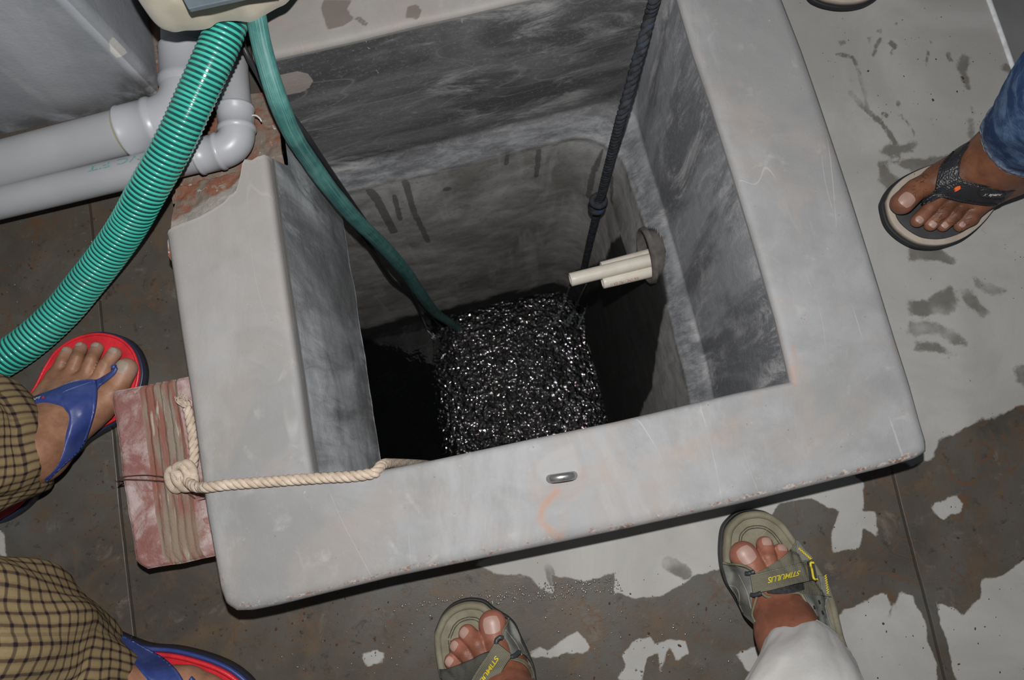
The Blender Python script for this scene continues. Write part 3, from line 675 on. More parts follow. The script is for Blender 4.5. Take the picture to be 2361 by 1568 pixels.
V, F = ringed(corner+dirL*.0915, corner+dirL*.0945, [(0, R1+.0012), (.5, R1+.0024), (1, R1)])
mesh_obj('glue_ring', V, F, simple('dried_glue', (.35, .33, .15), .4), lp)
# smaller pipe
R2 = .0225; z2 = .066
cor2 = WL([(549, 339)], z2)[0]
a2 = WL([(535, 150)], z2)[0]-cor2; a2 /= np.linalg.norm(a2)
d2 = WL([(0, 468)], z2)[0]-cor2; d2 /= np.linalg.norm(d2)
sp = empty('waste_pipe', (*cor2[:2], z2-R2), 'thinner grey plastic pipe with a pale elbow resting on the broken curb corner', 'pipe', None)
V, F = straight(cor2+d2*.03, cor2+d2*.95, R2, 60); mesh_obj('pipe_run', V, F, PV, sp)
V, F = straight(cor2+a2*.03, cor2+a2*.5, R2, 40); mesh_obj('pipe_run', V, F, PV, sp)
f1 = [(0, R2+.002), (.08, R2+.0045), (.18, R2+.0045), (.22, R2+.003), (.86, R2+.003), (.88, R2+.0044), (.98, R2+.0044), (1, R2)]
V, F = merge([elbow(cor2, d2, a2, R2+.0025, .028), ringed(cor2+d2*.022, cor2+d2*.06, f1), ringed(cor2+a2*.022, cor2+a2*.062, f1)])
lb = mesh_obj('elbow_joint', V, F, PV2, sp); lb['label'] = 'pale grey elbow joint with collars'
# curl of plastic swarf sticking out of the collar
s0 = WL([(581, 266), (590, 266), (598, 272), (603, 280)], .07); V, F, _ = tube(catmull(s0, 5), .0011, 6, flat=.5)
mesh_obj('plastic_curl', V, F, simple('white_plastic', (.7, .7, .72), .5), sp)
# faded green lettering on the pipes
INK = simple('green_ink', (.16, .34, .33), .6, var=.3, scale=300)
def text_mesh(s, italic=0.0, bold=0.0, sub=True, space=1.0):
    cu = bpy.data.curves.new('t', 'FONT'); cu.body = s; cu.size = 1; cu.shear = italic; cu.offset = bold; cu.resolution_u = 3; cu.space_character = space
    ob = bpy.data.objects.new('t', cu); COL.objects.link(ob); bpy.context.view_layer.update()
    me = bpy.data.meshes.new_from_object(ob); V = np.array([v.co[:] for v in me.vertices]); F = [tuple(p.vertices) for p in me.polygons]
    bpy.data.objects.remove(ob); bpy.data.meshes.remove(me)
    mn, mx = V.min(0), V.max(0); V = (V-mn)/np.maximum(mx-mn, 1e-9); return V[:, :2], F
def on_cyl(p0, d, r, V2, s0, s1, a0, a1):
    """text plane (u along axis, v around) onto a pipe"""
    d = d/np.linalg.norm(d); N = np.cross(d, (0, 0, 1)); N /= np.linalg.norm(N); U = np.cross(N, d)
    if U[2] < 0: U = -U
    a = np.radians(a0+(a1-a0)*V2[:, 1]); s = s0+(s1-s0)*V2[:, 0]
    return p0 + d*s[:, None] + (r+.0004)*(np.cos(a)[:, None]*U + np.sin(a)[:, None]*N)
V2, F = text_mesh('UPVC FIT', .0, .012)
sgn = 1 if np.cross(d2, (0, 0, 1))[1] > 0 else -1
mesh_obj('printed_text', on_cyl(cor2+d2*.0, d2, R2, V2, .10, .205, 34*sgn, 6*sgn), F, INK, sp, smooth=False)
V2, F = text_mesh('63mm x 6', .0)
sg2 = 1 if np.cross(a2, (0, 0, 1))[0] < 0 else -1
mesh_obj('printed_text', on_cyl(cor2, a2, R2, V2, .066, .18, 58*sg2, 30*sg2), F, INK, sp, smooth=False)

# ------------------------------------------------------------------ green suction hose
hp = [(572, -90, .178), (549, -10, .182), (530, 38, .184), (514, 84, .182), (480, 160, .175), (450, 226, .165), (421, 290, .155), (385, 360, .14), (337, 445, .115), (296, 519, .085), (247, 590, .06), (195, 656, .042), (147, 714, .032), (85, 773, .0285), (18, 822, .0285), (-70, 868, .0285), (-190, 905, .0285)]
HP = resample(catmull([W(a, b, z) for a, b, z in hp], 10), 420); RH = .0238
m = Mat('hose_dark', .16, .6); m.color(m.mix(m.noise(30, 4), (.008, .062, .062), (.018, .10, .095)))
m.b.inputs['Coat Weight'].default_value = .6; m.b.inputs['Coat Roughness'].default_value = .08; m.bump(m.noise(120, 3), .12, .0006)
V, F, _ = tube(HP, RH, 48)
hose = mesh_obj('suction_hose', V, F, m.m); tag(hose, 'thick bright green suction hose with dark spiral stripes crossing the grey pipes', 'hose')
L = np.linalg.norm(np.diff(HP, axis=0), axis=1).sum(); pitch = .0066; nt = int(L/pitch)
T, N, B = frames(HP); cum = np.r_[0, np.cumsum(np.linalg.norm(np.diff(HP, axis=0), axis=1))]
k = nt*40; t = np.linspace(0, 1, k); s = t*L; an = 2*np.pi*nt*t
ip = lambda A_: np.stack([np.interp(s, cum, A_[:, i]) for i in range(3)], -1)
P_, N_, B_, T_ = ip(HP), ip(N), ip(B), ip(T); rad_ = np.cos(an)[:, None]*N_+np.sin(an)[:, None]*B_
prof_ = [(-.0021, -.0004), (-.0017, .0006), (-.0008, .0011), (.0008, .0011), (.0017, .0006), (.0021, -.0004)]
V = np.stack([P_+rad_*(RH+h_)+T_*w_ for w_, h_ in prof_], 1).reshape(-1, 3); F = [(f[0], f[3], f[2], f[1]) for f in grid_faces(k, 6)]
m = Mat('hose_green', .2, .6); c = m.mix(m.step(m.noise(14, 5, .6), .3, .75), (.05, .50, .385), (.09, .62, .49))
c = m.mix(m.math('MULTIPLY', m.step(m.noise(40, 5, .6), .6, .75), .35), c, (.22, .30, .25)); m.color(c)
m.b.inputs['Coat Weight'].default_value = .6; m.b.inputs['Coat Roughness'].default_value = .1
lb = mesh_obj('spiral_rib', V, F, m.m, hose); lb['label'] = 'bright green spiral rib'

# ------------------------------------------------------------------ teal delivery hose hanging into the pit
tp_ = [(577, -60, .23, .0125), (588, 20, .215, .0125), (600, 90, .19, .0128), (618, 160, .17, .013), (642, 235, .14, .0135), (675, 310, .08, .0135), (715, 372, .0, .0135), (768, 445, -.10, .014), (820, 505, -.22, .0145), (880, 565, -.38, .0155), (935, 628, -.6, .0165), (978, 690, -.9, .0165), (1005, 722, -1.15, .0155), (1035, 742, -1.36, .015), (1062, 760, -1.56, .015)]
P = catmull([(*W(a, b, z), r) for a, b, z, r in tp_], 10); P = resample(P, 260)
m = Mat('teal_hose', .55, .4); c = m.mix(m.step(m.noise(22, 7, .65, .5), .35, .72), (.025, .16, .148), (.09, .30, .275))
uvv = m.mapv((60, 4, 1), vec=m.uv()); c = m.mix(m.math('MULTIPLY', m.step(m.noise(1.5, 8, .7, 0, uvv), .45, .62), .55), c, (.30, .45, .43)); m.color(c); m.bump(m.noise(120, 5, .6), .3, .001)
V, F, UV = tube(P[:, :3], P[:, 3], 32, flat=.8); V += (fbm(V, 40, 3)-.5)[:, None]*.0012
th = mesh_obj('delivery_hose', V, F, m.m, uv=UV); tag(th, 'scuffed teal rubber hose dropping over the broken corner into the water', 'hose')
blk = Mat('black_rubber', .45, .5); blk.color(blk.mix(blk.noise(40, 4), (.018, .018, .02), (.05, .05, .055)))
def cable(name, pts, r, label, grp=None):
    P = resample(catmull([W(a, b, z) for a, b, z in pts], 10), 200); V, F, _ = tube(P, r, 12)
    return tag(mesh_obj(name, V, F, blk.m), label, 'cable', grp)
cable('power_cable', [(545, 30, .17), (553, 85, .12), (572, 130, .10), (600, 180, .095), (626, 235, .09), (655, 300, .04), (705, 385, -.03), (755, 450, -.13), (800, 500, -.24), (850, 560, -.42), (900, 640, -.75), (945, 680, -1.0), (968, 720, -1.25), (987, 768, -1.56)], .0045, 'black cable following the left side of the teal hose down to the water')
cable('float_cable', [(572, 40, .20), (585, 90, .18), (604, 150, .155), (650, 235, .12), (705, 310, .06), (752, 380, -.04), (800, 450, -.16), (842, 510, -.30), (905, 600, -.62), (950, 668, -.98), (975, 705, -1.2), (1008, 745, -1.45), (1030, 768, -1.56)], .0042, 'black cable tucked behind the right side of the teal hose', None)

# ------------------------------------------------------------------ dark blue rope hanging into the pit
rp = [(1512, -15), (1500, 30), (1487, 80), (1468, 145), (1450, 210), (1434, 265), (1412, 350), (1394, 420), (1377, 490), (1362, 550), (1345, 625)]
def farplane(px, py, off):
    n_ = np.array([*ey, 0]); p0 = np.array([*FLc, 0]) - n_*off; d = ray(px, py); return CAM_LOC + d*(((p0-CAM_LOC) @ n_)/(d @ n_))
RPp = [farplane(a, b, .016+.085*min(1, max(0, (b-30)/240))) for a, b in rp]
RPp = [RPp[0]+np.array((.004, .09, .135-RPp[0][2]+.012)), RPp[0]+np.array((.002, .05, .142-RPp[0][2]))] + [RPp[0]+np.array((0, .02, .06))] + RPp + [RPp[-1]+np.array((0, 0, -.08))]
P = catmull(RPp, 10); V, F = rope_mesh(P, .0095, 3, .036, 8, .003); V += (fbm(V, 90, 2)-.5)[:, None]*.0015
m = Mat('blue_black_rope', .85, .2); c = m.ramp(m.noise(60, 5, .65), [(.35, (.028, .029, .032)), (.58, (.06, .065, .075)), (.68, (.035, .06, .16)), (.8, (.12, .13, .15))]); m.color(c); m.bump(m.noise(500, 3), .8, .0012)
rope = mesh_obj('hanging_rope', V, F, m.m); tag(rope, 'dark blue twisted rope hanging down the far right corner of the pit', 'rope')
kc = farplane(1378, 470, .101); parts = []
for j in range(4):
    a = np.linspace(0, 2*np.pi, 24); kk = np.array([kc+np.array((.014*math.cos(x), .014*math.sin(x)*math.cos(j), .014*math.sin(x)*math.sin(j)+.012*(j-1.5))) for x in a]); parts.append(tube(kk, .0065, 8, cap=False)[:2])
V, F = merge(parts); mesh_obj('knot', V, F, m.m, rope)

# ------------------------------------------------------------------ inlet sleeve and three cream pipes
xw = lambda px, py, dx=0: WX(px, py, FRc[0]-.028-.006+dx)
sc_ = xw(1497, 590)
# wall x at that y (the wall leans a touch with the opening)
tt = (sc_[1]-FRc[1])/(NRc[1]-FRc[1]); xwall = (FRc + (NRc-FRc)*tt)[0]-.028-.003
sc_ = WX(1492, 595, xwall)
nrm = np.array([*inRn, 0]); 
def xray(px, py): return WX(px, py, xwall)
top_ = xray(1478, 540); bot_ = xray(1506, 640); rv = abs(top_[2]-bot_[2])/2; ctr = np.array([xwall, (top_[1]+bot_[1])/2, (top_[2]+bot_[2])/2])
rS = max(.05, min(.075, rv))
an = np.linspace(0, 2*np.pi, 48, endpoint=False)
def ringx(x, r): return np.c_[np.full(48, x), ctr[1]+r*np.cos(an), ctr[2]+r*np.sin(an)]
V = np.vstack([ringx(xwall+.004, rS+.006), ringx(xwall-.004, rS+.004), ringx(xwall-.006, rS+.001), ringx(xwall-.004, rS-.001), ringx(xwall+.12, rS-.002), [[xwall+.12, ctr[1], ctr[2]]]])
F = grid_faces(5, 48, True) + [(4*48+j, 4*48+(j+1) % 48, 5*48) for j in range(48)]
m = Mat('sleeve', .7); m.color(m.ramp(m.noise(35, 5), [(.3, (.06, .055, .05)), (.7, (.20, .185, .17))])); m.bump(m.noise(120, 4), .4, .001)
sl = mesh_obj('pipe_sleeve', V, F, m.m); tag(sl, 'round concrete sleeve in the right wall of the pit, holding the cream pipes', 'sleeve')
cw_ = bpy.data.objects['wall_right']
# open the wall behind the sleeve
me = cw_.data; co = np.empty(len(me.vertices)*3, np.float32); me.vertices.foreach_get('co', co); co = co.reshape(-1, 3)+np.array(cw_.location)
inside = np.hypot(co[:, 1]-ctr[1], co[:, 2]-ctr[2]) < rS-.002
import bmesh
bm = bmesh.new(); bm.from_mesh(me); bm.verts.ensure_lookup_table()
bmesh.ops.delete(bm, geom=[bm.verts[i] for i in np.where(inside)[0]], context='VERTS'); bm.to_mesh(me); bm.free()
CP = Mat('cream_pvc', .4, .5); CP.color(CP.mix(CP.step(CP.noise(25, 5), .45, .8), (.86, .80, .69), (.74, .67, .56)))
CPm = CP.m; CPi = simple('cream_pvc_inner', (.45, .41, .34), .5)
def cream(tip_px, wyz, r, label, name='cream_pipe'):
    w = np.array([xwall+.03, ctr[1]+wyz[0], ctr[2]+wyz[1]])
    d = -np.array([*ex, 0]); best = None
    for s in np.linspace(.1, .6, 501):
        p = w + d*s; q = RM.T @ (p-CAM_LOC); u = IW/2+FPX*q[0]/-q[2]
        if best is None or abs(u-tip_px[0]) < best[0]: best = (abs(u-tip_px[0]), s, IH/2-FPX*q[1]/-q[2])
    s = best[1]; tip = W(tip_px[0], tip_px[1], (w+d*s)[2]); P = np.linspace(w, tip, 20); T, N, B = frames(P); a = np.linspace(0, 2*np.pi, 32, endpoint=False)
    rings = [(p_, r) for p_ in P] + [(P[-1]+T[-1]*.001, r-.0006), (P[-1]+T[-1]*.001, r-.003), (P[-1]-T[-1]*.06, r-.003)]
    V = np.vstack([p_+r_*(np.cos(a)[:, None]*N[0]+np.sin(a)[:, None]*B[0]) for p_, r_ in rings]); V = np.vstack([V, P[-1]-T[-1]*.06])
    n_ = len(rings); F = grid_faces(n_, 32, True)+[((n_-1)*32+j, (n_-1)*32+(j+1) % 32, n_*32) for j in range(32)]
    o = mesh_obj(name, V, F, CPm); tag(o, label, 'pipe'); return o, P, r
RC = .0125
p2_, P2_, r2_ = cream((1388, 618), (.008, -.026), RC, 'short cream pipe partly hidden behind the long one in the pit wall')
p3_, P3_, r3_ = cream((1390, 651), (-.026, -.018), RC, 'lower cream pipe in the pit wall with red printed lettering')
p1_, P1_, r1_ = cream((1316, 645), (-.008, -.003), RC+.0005, 'longest cream pipe sticking out of the pit wall, pouring water')
V2, F = text_mesh('KAL CPVC 1 PRO SDR 11')
dd_ = P3_[-1]-P3_[0]; Lp = np.linalg.norm(dd_); sg = 1 if np.cross(dd_, (0, 0, 1))[1] < 0 else -1
mesh_obj('printed_text', on_cyl(P3_[0], dd_, RC, V2, .055, Lp-.012, 38*sg, 66*sg), F, simple('red_ink', (.45, .07, .04), .6), p3_, smooth=False)

# ------------------------------------------------------------------ thin streams of water from the pipes
m = Mat('falling_water', .05, .6); m.b.inputs['IOR'].default_value = 1.33; m.b.inputs['Transmission Weight'].default_value = .85; m.color((.9, .95, 1))
for k, (pts, lab) in enumerate([([(1313, 662, -1.0), (1303, 690, -1.2), (1290, 725, -1.38), (1272, 752, -1.49)], 'leftmost thin stream of water falling from the long cream pipe'),
        ([(1352, 655, -1.0), (1335, 690, -1.2), (1322, 722, -1.36), (1308, 752, -1.49)], 'second thin stream of water from the left under the cream pipes'),
        ([(1382, 655, -1.0), (1362, 690, -1.2), (1346, 724, -1.36), (1330, 757, -1.49)], 'third thin stream of water from the left under the cream pipes'),
        ([(1408, 665, -1.0), (1388, 695, -1.2), (1366, 728, -1.36), (1345, 760, -1.49)], 'rightmost thin stream of water under the lower cream pipe')]):
    P = resample(catmull([W(a, b, z) for a, b, z in pts], 12), 150); t = np.linspace(0, 1, 150)
    r = .0016+.0028*t*np.abs(np.sin(t*38+k))**.6*(.6+.4*rng.random(150)); P = P+(rng.random((150, 3))-.5)*.006*t[:, None]**1.3
    V, F, _ = tube(P, r, 8); drops = []
    for q in range(26):
        tq = rng.random()**.6; c_ = P[int(tq*149)]+(rng.random(3)-.5)*.03*tq; rr_ = .0012+.0022*rng.random()
        u_, v_ = np.meshgrid(np.linspace(0, np.pi, 6), np.linspace(0, 2*np.pi, 9)); drops.append((c_+rr_*np.stack([np.sin(u_)*np.cos(v_), np.sin(u_)*np.sin(v_), np.cos(u_)], -1).reshape(-1, 3), grid_faces(9, 6)))
    V, F = merge([(V, F)]+drops)
    tag(mesh_obj('water_stream', V, F, m.m), lab, 'water stream', 'water streams falling from the cream pipes')

# ------------------------------------------------------------------ brick tied to the rope
zb = .078
xr = W(455, 1080, ZR)[0]-.004
bl = WL([(258, 905), (262, 960), (280, 1090), (298, 1220), (307, 1280)], zb)[:, :2]
ytop = W(300, 892, zb)[1]; ybot = W(420, 1303, zb)[1]
tl = W(275, 895, zb)[:2]; tr_ = W(400, 873, zb)[:2]; xdirb = (tr_-tl)/np.linalg.norm(tr_-tl)
brd = W(340, 1316, zb)[:2]; bb2 = W(495, 1284, zb)[:2]; xdb = (bb2-brd)/np.linalg.norm(bb2-brd)
outl = [W(257, 912, zb)[:2], W(262, 900, zb)[:2], W(290, 893, zb)[:2], W(400, 871, zb)[:2]]
tr = tl + xdirb*((W(440, 900, ZR)[0]-.002-tl[0])/xdirb[0]); br_ = brd + xdb*((W(490, 1240, ZR)[0]-.003-brd[0])/xdb[0])
left = catmull([W(262, 900, zb)[:2], W(256, 915, zb)[:2], *bl[1:], W(312, 1296, zb)[:2], W(338, 1314, zb)[:2]], 8)
nb_ = 120; ax_ = (W(420, 1303, zb)[:2]-W(300, 892, zb)[:2]); ax_ /= np.linalg.norm(ax_); pr_ = left @ ax_; pr_ = np.maximum.accumulate(pr_); tq_ = np.linspace(pr_[0], pr_[-1], nb_); Lf = np.stack([np.interp(tq_, pr_+np.arange(len(pr_))*1e-9, left[:, k_]) for k_ in (0, 1)], -1); tpt = np.linspace(0, 1, nb_)[:, None]; Rt = tr*(1-tpt)+br_*tpt
V = []; nbx = 70; rid = []
for i in range(nb_):
    for j in range(nbx):
        f = j/(nbx-1); p = Lf[i]*(1-f)+Rt[i]*f
        fe = min(f, 1-f)*.115; ye = min(i, nb_-1-i)/(nb_-1)*.235
        e = min(fe, ye); h_ = -.004*max(0, 1-e/.006)**2
        band = 1 if .30 < f < .70 else 0
        g = 0
        for gc in (.33, .41, .49, .57, .65): g -= .0040*math.exp(-((f+.03*(i/nb_-.5)-gc)/.016)**2)*min(1, max(0, (1.15-i/nb_)*1.6))
        V.append((*p, zb+h_+g)); rid.append(band)
V = np.array(V); V[:, 2] += (fbm(V[:, :2], 60, 4, 4)-.5)*.003; V[:, :2] += (np.stack([fbm(V[:, :2], 30, 3, 7), fbm(V[:, :2], 30, 3, 8)], -1)-.5)*.003
F = grid_faces(nb_, nbx); k = len(V); bd = [j for j in range(nbx)] + [i*nbx+nbx-1 for i in range(1, nb_)] + [(nb_-1)*nbx+j for j in reversed(range(nbx-1))] + [i*nbx for i in reversed(range(1, nb_-1))]
V = np.vstack([V, np.c_[V[bd][:, :2], np.full(len(bd), .002)]]); F += [(bd[i], bd[(i+1) % len(bd)], k+(i+1) % len(bd), k+i) for i in range(len(bd))]; F.append(tuple(k+i for i in reversed(range(len(bd)))))
m = Mat('old_brick', .85, .25)
c = m.mix(m.step(m.noise(17, 7, .65, .8), .38, .62), (.27, .125, .115), (.50, .40, .385))
c = m.mix(m.step(m.noise(60, 6, .7, .5), .5, .72), c, (.25, .10, .075))
band = m.step(m.math('ADD', m.attr('band'), m.math('MULTIPLY', m.math('SUBTRACT', m.noise(30, 5, .6), .5), .9)), .4, .7)
st_ = m.mapv((60, 6, 1), (0, 0, -.14)); cb = m.mix(m.step(m.noise(1.6, 6, .6, .2, st_), .42, .58), (.25, .205, .165), (.245, .105, .08)); cb = m.mix(m.step(m.noise(2.6, 6, .6, .2, st_), .58, .68), cb, (.42, .37, .31))
c = m.mix(band, c, cb); c = m.mix(m.step(m.attr('sand'), .3, .8), c, (.26, .20, .145))
m.color(c); m.bump(m.math('ADD', m.noise(90, 6, .7), m.noise(400, 3)), .7, .0015)
rid = np.r_[rid, np.zeros(len(bd))].astype(float)
sand = soft(sd_poly(V, WL([(370, 1180), (440, 1160), (480, 1200), (470, 1290), (380, 1300)], zb)), .02)*.7
brick = mesh_obj('brick', V, F, m.m, attrs=dict(band=rid, sand=sand)); tag(brick, 'reddish grooved brick lying on the floor against the left side of the curb', 'brick')
wireM = simple('rusty_wire', (.10, .06, .05), .6, metal=.4)
parts = []
for dz, pts in ((.0, [(270, 1110), (285, 1100), (330, 1096), (370, 1099), (410, 1106), (440, 1112)]), (.001, [(272, 1106), (300, 1106), (350, 1108), (400, 1112), (430, 1118)]), (0, [(410, 1112), (425, 1130), (450, 1150)]), (0, [(400, 1120), (425, 1128), (450, 1130), (475, 1128)])):
    parts.append(tube(catmull([W(a, b, zb+.0015+dz) for a, b in pts], 8), .0009, 6)[:2])
a_ = W(270, 1110, zb); parts.append(tube(np.array([a_+(0, 0, .001), a_+(-.0015, 0, -.004), a_+(-.0025, 0, -.07)]), .0009, 6)[:2])
V, F = merge(parts); tag(mesh_obj('binding_wire', V, F, wireM), 'thin rusty wire wound round the brick beside the rope knot', 'wire')
# cream rope
CR = Mat('cream_rope', .85, .25); CR.color(CR.mix(CR.step(CR.noise(70, 5, .6), .35, .7), (.50, .40, .31), (.68, .57, .46))); CR.bump(CR.noise(600, 3), .7, .001)
Rr = .0068
cr = [(425, 1098, zb+.012), (436, 1112, zb+.02), (450, 1122, zb+.035), (465, 1124, ZR-.01), (480, 1123, ZR+.0055), (530, 1117, ZR+.0055), (600, 1112, ZR+.0055), (680, 1106, ZR+.0055), (760, 1101, ZR+.0055), (815, 1098, ZR+.0055), (850, 1093, ZR+.0055)]
P = [W(a, b, z) for a, b, z in cr]; last = W(866, 1089, ZR+.002); P += [last, last+np.array((.006, .008, -.02)), last+np.array((.006, .010, -.10)), last+np.array((.004, .012, -.35)), last+np.array((.004, .012, -.60))]
V, F = rope_mesh(catmull(P, 8), Rr, 3, .026, 8, .0015)
crp = mesh_obj('cream_rope', V, F, CR.m); tag(crp, 'cream twisted rope tied to the brick and laid across the near left curb corner', 'rope')
kn = []
def loop(c, r, z, tilt, ph=0, rr=.0058, n=30, e=1.0):
    a = np.linspace(0, 2*np.pi*1.02, n)+ph
    return tube(np.array([np.array(c)+np.array((r*math.cos(x), r*e*math.sin(x), z+tilt*math.sin(x+.6))) for x in a]), rr, 12)[:2]
kcn = W(418, 1104, zb); kcn[2] = zb+.008
kn += [loop(kcn+(-.004, 0, 0), .0085, .002, .006, e=1.5), loop(kcn+(.008, .003, 0), .009, .008, .004, 1, e=1.4), loop(kcn+(.016, .006, 0), .008, .006, .006, 2, e=1.3)]
kn.append(tube(catmull([W(a, b, z) for a, b, z in ((412, 1112, zb+.008), (425, 1125, zb+.012), (445, 1120, zb+.016), (447, 1098, zb+.016), (432, 1085, zb+.014), (418, 1095, zb+.010))], 8), .006, 12)[:2])
V, F = merge(kn); mesh_obj('knot', V, F, CR.m, crp)
tl_ = catmull([W(a, b, z) for a, b, z in ((438, 1092, zb+.014), (447, 1060, zb+.012), (446, 1020, zb+.010), (440, 975, zb+.008), (432, 940, zb+.006))], 8)
V, F = rope_mesh(tl_, .0062, 3, .03, 8, .0015); fr = []
for q in range(26):
    e_ = tl_[-1]+(rng.random(3)-.5)*(.012, .004, .006); fr.append(tube(catmull([e_, e_+np.array((-.004+.01*(rng.random()-.6), .008, .001)), e_+np.array((-.010+.014*(rng.random()-.5), .012+.008*rng.random(), -.002))], 4), .0006, 5)[:2])
V, F = merge([(V, F)]+fr); lb = mesh_obj('frayed_end', V, F, CR.m, crp); lb['label'] = 'frayed loose end of the rope lying on the brick'

# ------------------------------------------------------------------ cream cloth bundle with a grey board on it
out = catmull(WL([(300, -60), (322, 0), (338, 28), (352, 48), (368, 61), (385, 64), (410, 60), (440, 59), (470, 54), (490, 40), (515, 36), (545, 36), (570, 39), (590, 35), (612, 20), (640, 4), (668, -12), (700, -60), (720, -150), (600, -210), (400, -200), (300, -130)], .226), 8, closed=True)[:, :2]
g = np.arange(-.2, .2, .0035); cxy = out.mean(0); lo = out.min(0)-.005; hi = out.max(0)+.005
X, Y = np.meshgrid(np.arange(lo[0], hi[0], .0035), np.arange(lo[1], hi[1], .0035)); P2 = np.c_[X.ravel(), Y.ravel()]
n_r = 44; ring = resample(out, 200, True); V = []
for i in range(n_r):
    f = i/(n_r-1); V.append(np.c_[cxy+(ring-cxy)*(1-f), np.zeros(200)])
V = np.vstack(V); fr_ = np.repeat(np.linspace(0, 1, n_r), 200)
wr = fbm(V[:, :2]*[1, 2.0], 14, 4, 11)-.5; fold = np.abs(np.sin((V[:, 0]*1.2+V[:, 1]*2.2)*34+wr*14))
depth = np.minimum(1, fr_/.22)
V[:, 2] = .230 + .050*np.sqrt(np.clip(1-(1-depth)**2, 0, 1)) + (wr*.030+.013*(fold-.5))*depth
for a_, b_, w_, h_ in (((470, 0), (440, 30), .012, .010), ((440, 30), (520, 22), .010, .008), ((560, 0), (530, 25), .012, -.010), ((535, 30), (600, 8), .010, .009), ((360, 20), (420, 40), .014, .008), ((500, 36), (490, 20), .008, -.008)):
    d_ = sd_line(V[:, :2], WL([a_, b_], .28)[:, :2]); V[:, 2] += h_*np.exp(-(d_/w_)**2)*depth
bot = V[:200].copy(); bot2 = bot.copy(); bot[:, 2] = .222; bot2[:, :2] = cxy+(bot[:, :2]-cxy)*.93; bot2[:, 2] = .212
V = np.vstack([bot2, bot, V]); F = grid_faces(n_r+2, 200, True)
m = Mat('cream_cloth', .9, .15); m.color(m.mix(m.step(m.noise(14, 5), .35, .75), (.50, .45, .355), (.59, .55, .455))); m.bump(m.math('ADD', m.math('MULTIPLY', m.noise(700, 2), .4), m.noise(60, 4)), .35, .0012)
m.b.inputs['Sheen Weight'].default_value = .3
tag(mesh_obj('cloth_bundle', V, F, m.m), 'crumpled cream cloth bundle lying over the pipes and hoses at the top', 'cloth')
bd_ = WL([(385, -70), (436, 23), (438, 24), (602, -12), (640, -20), (600, -110)], .288)[:, :2]
V, F = extrude_poly(bd_, .285, .291, .001)
m = simple('grey_board', (.14, .175, .20), .6, var=.25, scale=20)
tag(mesh_obj('grey_board', V, F, m, smooth=False), 'flat blue grey board resting on the cream cloth', 'board')
# ------------------------------------------------------------------ feet: signed distance bodies meshed as one skin
def sd_caps(P, a, b, ra, rb):
    a = np.asarray(a, float); b = np.asarray(b, float); e = b-a; w = P-a; h = np.clip((w @ e)/max(e @ e, 1e-12), 0, 1)
    return np.linalg.norm(w-h[..., None]*e, axis=-1)-(ra+(rb-ra)*h)
def smin(a, b, k):
    h = np.clip(.5+.5*(b-a)/k, 0, 1); return b*(1-h)+a*h-k*h*(1-h)
def surface_nets(D, org, st):
    S = D < 0; nx_, ny_, nz_ = D.shape
    c = np.zeros((nx_-1, ny_-1, nz_-1), int)
    for i in (0, 1):
        for j in (0, 1):
            for k in (0, 1): c += S[i:nx_-1+i, j:ny_-1+j, k:nz_-1+k]
    act = (c > 0) & (c < 8); idx = -np.ones(act.shape, int); idx[act] = np.arange(act.sum())
    acc = np.zeros((act.sum(), 3)); cnt = np.zeros(act.sum()); base = np.argwhere(act)
    cor = [(i, j, k) for i in (0, 1) for j in (0, 1) for k in (0, 1)]
    for p in range(8):
        for q in range(p+1, 8):
            a, b = cor[p], cor[q]
            if sum(abs(x-y) for x, y in zip(a, b)) != 1: continue
            da = D[base[:, 0]+a[0], base[:, 1]+a[1], base[:, 2]+a[2]]; db = D[base[:, 0]+b[0], base[:, 1]+b[1], base[:, 2]+b[2]]
            m_ = (da < 0) != (db < 0); t = np.where(m_, da/np.where(m_, da-db, 1), 0)
            acc += np.where(m_[:, None], np.array(a)+t[:, None]*(np.array(b)-np.array(a)), 0); cnt += m_
    V = org+st*(base+acc/cnt[:, None]); F = []
    for ax in range(3):
        o = [0, 0, 0]; o[ax] = 1
        A = S[:nx_-o[0], :ny_-o[1], :nz_-o[2]]; B_ = S[o[0]:, o[1]:, o[2]:]
        for flip, M_ in ((False, A & ~B_), (True, ~A & B_)):
            q = np.argwhere(M_); u_, v_ = [(1, 2), (2, 0), (0, 1)][ax]
            ok = (q[:, u_] > 0) & (q[:, v_] > 0) & (q[:, 0] < nx_-1) & (q[:, 1] < ny_-1) & (q[:, 2] < nz_-1); q = q[ok]
            def g(du, dv):
                r = q.copy(); r[:, u_] -= du; r[:, v_] -= dv; return idx[r[:, 0], r[:, 1], r[:, 2]]
            f = np.stack([g(0, 0), g(1, 0), g(1, 1), g(0, 1)], 1)
            if flip: f = f[:, ::-1]
            f = f[(f >= 0).all(1)]; F.append(f)
    F = np.vstack(F); 
    return V, F
